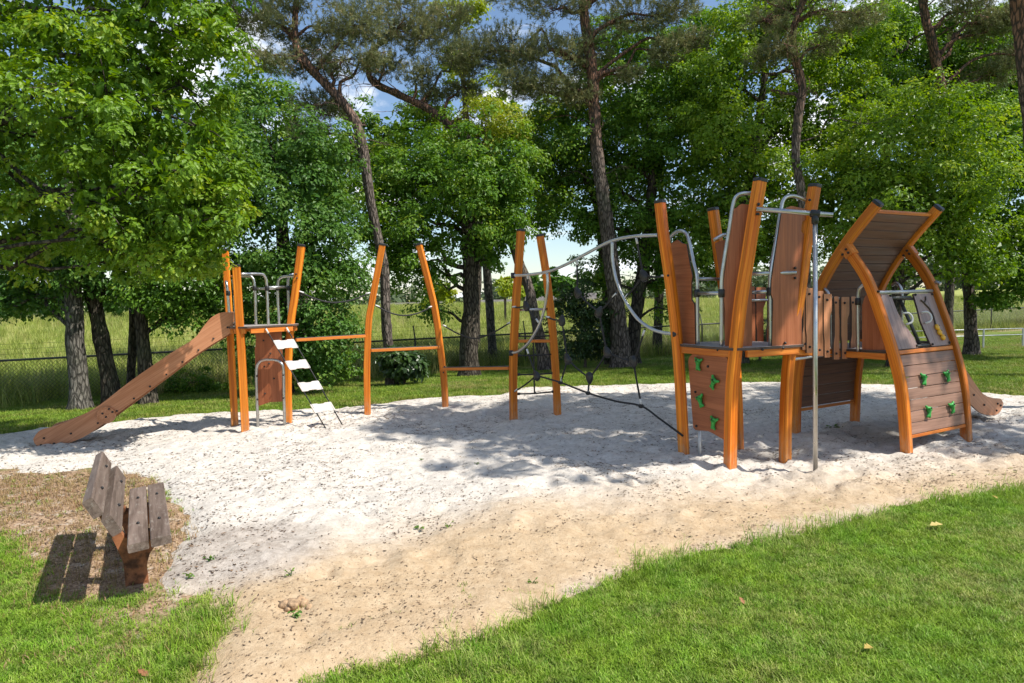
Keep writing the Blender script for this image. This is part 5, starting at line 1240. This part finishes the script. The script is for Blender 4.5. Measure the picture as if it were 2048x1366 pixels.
# ------------------------------------------------------------------ shrubs
def shrub(name, label, Y, lobes, leafm, leaf, seed, dens=1.2, shape='plain', gap=.3):
    px, py, r = lobes[0][:3]
    return tree(name, label, 'shrub', 'broad', Y, [(px, py + r * 1.0, 6), (px, py + r * .5, 5), (px, py, 4)], lobes, 'twig', leafm, dens, leaf, seed, shape, 'shrubs along the fence', spread=.15, gap=gap, vert=.9)
shrub('laurel_shrub', 'small glossy dark shrub at the foot of the crooked pine', 13.5, [(808, 722, 26), (790, 715, 22), (825, 728, 18), (800, 738, 20)], 'leaf_shrub', .12, 41, 2.2, 'oval')
shrub('dark_shrub', 'tall dark shrub between the rope rungs and the tallest pine', 16.0, [(1170, 650, 50), (1140, 620, 36), (1200, 620, 46), (1150, 690, 36), (1195, 690, 40), (1165, 590, 34)], 'leaf_shrub', .085, 42, 1.7)
shrub('dark_shrub', 'low dark shrub seen under the deck of the large tower', 15.5, [(1520, 690, 34), (1470, 695, 30), (1570, 695, 28), (1500, 670, 26)], 'leaf_shrub', .09, 43, 1.7)
shrub('hawthorn_shrub', 'green shrub against the fence left of the first curved post', 14.4, [(660, 730, 40), (620, 740, 36), (690, 735, 28), (645, 700, 30)], 'leaf_mid', .075, 44, 1.4)
shrub('elder_shrub', 'weedy green shrub by the fence between the slide and the small tower', 14.3, [(400, 760, 34), (365, 775, 26), (425, 775, 24)], 'leaf_mid', .075, 45, 1.2)
shrub('pale_shrub', 'pale green young tree far off in the meadow beside the middle oak trunk', 40, [(876, 570, 26), (868, 598, 18), (890, 590, 18)], 'leaf_yellow', .22, 46, .25)
shrub('pale_shrub', 'pale bush in the meadow left of the leaning middle pine', 38, [(1010, 575, 22), (1030, 585, 18)], 'leaf_yellow', .22, 47, .25)

for k_, (lb_, lab_) in enumerate([([(40, 600, 46), (95, 606, 36), (-10, 590, 40)], 'dark hedge bush beyond the meadow at the far left edge'),
                               ([(240, 596, 38), (300, 600, 32), (200, 604, 28)], 'dark hedge bush beyond the meadow between the left trunks'),
                               ([(430, 588, 40), (480, 592, 34), (390, 598, 26)], 'dark hedge bush beyond the meadow just left of the small tower'),
                               ([(1095, 566, 30), (1060, 574, 24), (1130, 572, 24)], 'dark hedge bush beyond the meadow between the two middle orange posts')]):
    shrub('hedge_bush', lab_, 46, lb_, 'leaf_dark', .34, 140 + k_, .12)
# ------------------------------------------------------------------ far wood and houses
rg = np.random.default_rng(9); C_, N_, D_, L_, T_ = [], [], [], [], []
for k in range(150):
    x = -115 + 250 * k / 150. + rg.uniform(-2, 2); y = rg.uniform(118, 140) + .25 * x; z = float(gz(x, y)); h = rg.uniform(5.0, 9.5)
    for j in range(5):
        c = np.array([x + rg.normal() * 1.6, y + rg.normal() * 1.5, z + h * rg.uniform(.3, .8)]); n = 36; u_ = unit(rg, n)
        C_.append(c + u_ * rg.uniform(.5, 1, (n, 1)) * h * .24); N_.append(u_ + np.array([0, 0, .6]) + rg.normal(size=(n, 3)) * .3); D_.append(rg.normal(size=(n, 3))); L_.append(rg.uniform(.8, 1.5, n)); T_.append(np.full(n, rg.uniform(0, .9)))
v, f, k = mk_leaves(*[np.concatenate(q) for q in (C_, N_, D_, L_)], rg, 'plain')
fw = np_mesh('far_wood', v, f, M['far_leaf'], {'tint': ('FLOAT', np.repeat(np.concatenate(T_), k))})
tag(fw, 'far off line of trees on the horizon behind the meadow', 'woodland', kind='stuff')
def house(px, py, Y, w, d, hw, hr_, rot, label, roof='roof_tile'):
    c = at(px, py, Y); t = thing('house', label, 'house', (c.x, c.y, c.z - hw - hr_), 'distant houses'); z0 = c.z - hw - hr_
    ax = V((math.cos(rot), math.sin(rot), 0)); ay = V((-ax.y, ax.x, 0)); P = lambda a, b_, z: V((c.x, c.y, z0 + z)) + ax * a + ay * b_
    mb = MB(); b0 = len(mb.v)
    for a, b_, z in [(-w, -d, -1), (w, -d, -1), (w, d, -1), (-w, d, -1), (-w, -d, hw), (w, -d, hw), (w, d, hw), (-w, d, hw), (-w, 0, hw + hr_ - .08), (w, 0, hw + hr_ - .08)]: mb.v.append(P(a, b_, z)); mb.g.append((a, b_, z))
    for f_ in [(0, 1, 5, 4), (2, 3, 7, 6), (1, 2, 6, 9, 5), (3, 0, 4, 8, 7)]: mb.face(f_)
    mb.build('wall', M['render_wall'], t)
    for sg in (-1, 1):
        e = .35; MB().plate([P(-w - e, sg * (d + e), hw - e * hr_ / d + .05), P(w + e, sg * (d + e), hw - e * hr_ / d + .05), P(w + e, 0, hw + hr_ + .05), P(-w - e, 0, hw + hr_ + .05)], (ay * sg * hr_ + V((0, 0, d))).normalized(), .12).build('roof', M[roof], t)
    for a in (-w * .55, w * .1, w * .6):
        MB().plate([P(a - .5, -d - .02, hw - 1.5), P(a + .5, -d - .02, hw - 1.5), P(a + .5, -d - .02, hw - .4), P(a - .5, -d - .02, hw - .4)], -ay, .06).build('window', M['glass'], t)
    return t
house(985, 601, 92, 2.6, 2.2, 2.2, 1.3, .1, 'small distant house with a dark roof left of the orange middle posts')
house(1122, 589, 88, 4.2, 2.6, 2.4, 1.7, -.15, 'distant house with a grey roof seen right of the two middle orange posts')
house(828, 606, 96, 3.6, 2.4, 2.2, 1.4, .2, 'distant house half hidden by branches left of the second curved post')

# ------------------------------------------------------------------ small things on the ground
def leaf_bunch(name, label, cat, p, n, L, h, leafm, seed, group=None, up=.5, shape='oval'):
    rg = np.random.default_rng(seed); p = V(p); z = surf_z(p.x, p.y); t = thing(name, label, cat, (p.x, p.y, z), group)
    mb = MB(); C_ = []; D_ = []
    for k in range(max(3, n // 4)):
        a = rg.uniform(0, 6.28); e = V((math.cos(a) * h * .8, math.sin(a) * h * .8, h * rg.uniform(.3, 1)))
        q = V((p.x, p.y, z)); mb.tube(smooth([q, q + e * .5 + V((0, 0, h * .15)), q + e], 3), .0016, 4)
        for j in range(4):
            f = rg.uniform(.25, 1); C_.append(tuple(q + e * f + V((0, 0, h * .1)))); D_.append((math.cos(a + rg.normal() * .8), math.sin(a + rg.normal() * .8), up * rg.uniform(-.3, 1)))
    mb.build('stem', M['twig'] if 'twig' in name else M['leaf_mid'], t)
    C_ = np.array(C_); D_ = np.array(D_); n = len(C_)
    v, f, k = mk_leaves(C_, np.array([0, 0, 1.0]) + rg.normal(size=(n, 3)) * .4, D_, L * rg.uniform(.6, 1.2, n), rg, shape)
    o = np_mesh('foliage', v - np.array(t.location), f, M[leafm], {'tint': ('FLOAT', np.repeat(rg.uniform(.2, .9, n), k))}); o.parent = t
leaf_bunch('oak_twig', 'broken leafy twig lying on the sand under the play house climbing wall', 'twig', gr(1868, 872), 12, .085, .07, 'leaf_mid', 61, up=.1, shape='lobed')
leaf_bunch('oak_twig', 'small leafy sprig on the sand between large tower and play house', 'twig', gr(1665, 858), 7, .055, .05, 'leaf_dark', 62, up=.2, shape='lobed')
for k, (x, y, s_, lab) in enumerate([(838, 1062, 1.0, 'grey green weed clump in mid sand where white sand turns tan'), (583, 1164, .9, 'green weed rosette on tan sand above the dug hole'), (593, 1238, 1.0, 'green weed just below the dug hole in the sand'),
                          (898, 1062, .8, 'thin upright weed right of the grey green clump'), (843, 922, .6, 'tiny yellow green seedling at the front rim of the shade on the sand'), (953, 936, .6, 'tiny seedling in the shade edge on white sand'),
                          (420, 1130, .9, 'flat green weed on grey soil right of the bench'), (380, 1163, .9, 'small weed near the grass corner right of the bench'), (1408, 1195, .7, 'lone weed on the dark crumbs close to the lawn edge'), (1065, 1172, .7, 'pair of thin sprouts on tan sand above the shaggy grass')]):
    leaf_bunch('weed', lab, 'weed', gr(x, y), 16, .024 * s_, .042 * s_, 'leaf_mid' if k % 2 else 'leaf_dark', 70 + k, 'weeds growing in the sand', up=.8)
def loose_leaf(px, py, L, label, mt, seed, grp='fallen leaves on the lawn'):
    rg = np.random.default_rng(seed); p = gr(px, py); z = float(gz(p.x, p.y)) + .035; a = rg.uniform(0, 6.28)
    v, f, k = mk_leaves(np.array([[p.x, p.y, z]]), np.array([[.15, -.25, 1.0]]), np.array([[math.cos(a), math.sin(a), .05]]), np.array([L]), rg, 'lobed')
    o = np_mesh('fallen_leaf', v, f, mt, {'tint': ('FLOAT', np.full(k, rg.uniform(.3, 1)))}); o.modifiers.new('thick', 'SOLIDIFY').thickness = .0012
    tag(o, label, 'leaf', grp)
M['leaf_fallen'] = foliage('yellowed_leaf', (.30, .20, .05), (.44, .33, .09), (.55, .45, .16), .2, .6, .2)
M['leaf_brown'] = foliage('brown_leaf', (.15, .07, .035), (.24, .11, .05), (.34, .17, .08), .1, .6, .2)
loose_leaf(1885, 1060, .085, 'large yellow fallen leaf on the lawn at the right', M['leaf_fallen'], 1)
loose_leaf(1995, 1008, .06, 'small yellow fallen leaf near the right end of the lawn edge', M['leaf_fallen'], 2)
loose_leaf(1728, 1312, .06, 'pale fallen leaf low on the lawn near the bottom edge', M['leaf_fallen'], 3)
loose_leaf(276, 1356, .055, 'brown curled leaf on the grass at the bottom left', M['leaf_brown'], 4)
loose_leaf(1478, 1204, .045, 'small orange fallen leaf in the middle of the lawn', M['leaf_brown'], 5)
# clod dug out of the sand
p = gr(588, 1217); zc = surf_z(p.x, p.y); TC = thing('sand_clod', 'crumbly clod of damp sand beside a shallow dug hole', 'clod', (p.x, p.y, zc))
rgc = np.random.default_rng(3); M['clod'] = plain('damp_sand', (.34, .225, .13), .95, 0, .4, 60, .8)
for k, (dx, dy, r_) in enumerate(((0, 0, .042), (.05, .02, .028), (-.05, .005, .030), (.02, .05, .03), (-.02, -.035, .02), (.085, -.02, .018))):
    mb = MB().ball((p.x + dx, p.y + dy, zc + r_ * .35), r_, r_ * 1.1, r_ * .75, 14, 9)
    a = np.array([tuple(v) for v in mb.v]); c_ = np.array([p.x + dx, p.y + dy, zc + r_ * .35]); a = c_ + (a - c_) * (.6 + .8 * vnoise(a[:, 0] * 45, a[:, 1] * 45, a[:, 2] * 45, k))[:, None]; mb.v = [V(q) for q in a]
    mb.build('lump', M['clod'], TC)
print('leaf tris', NT)
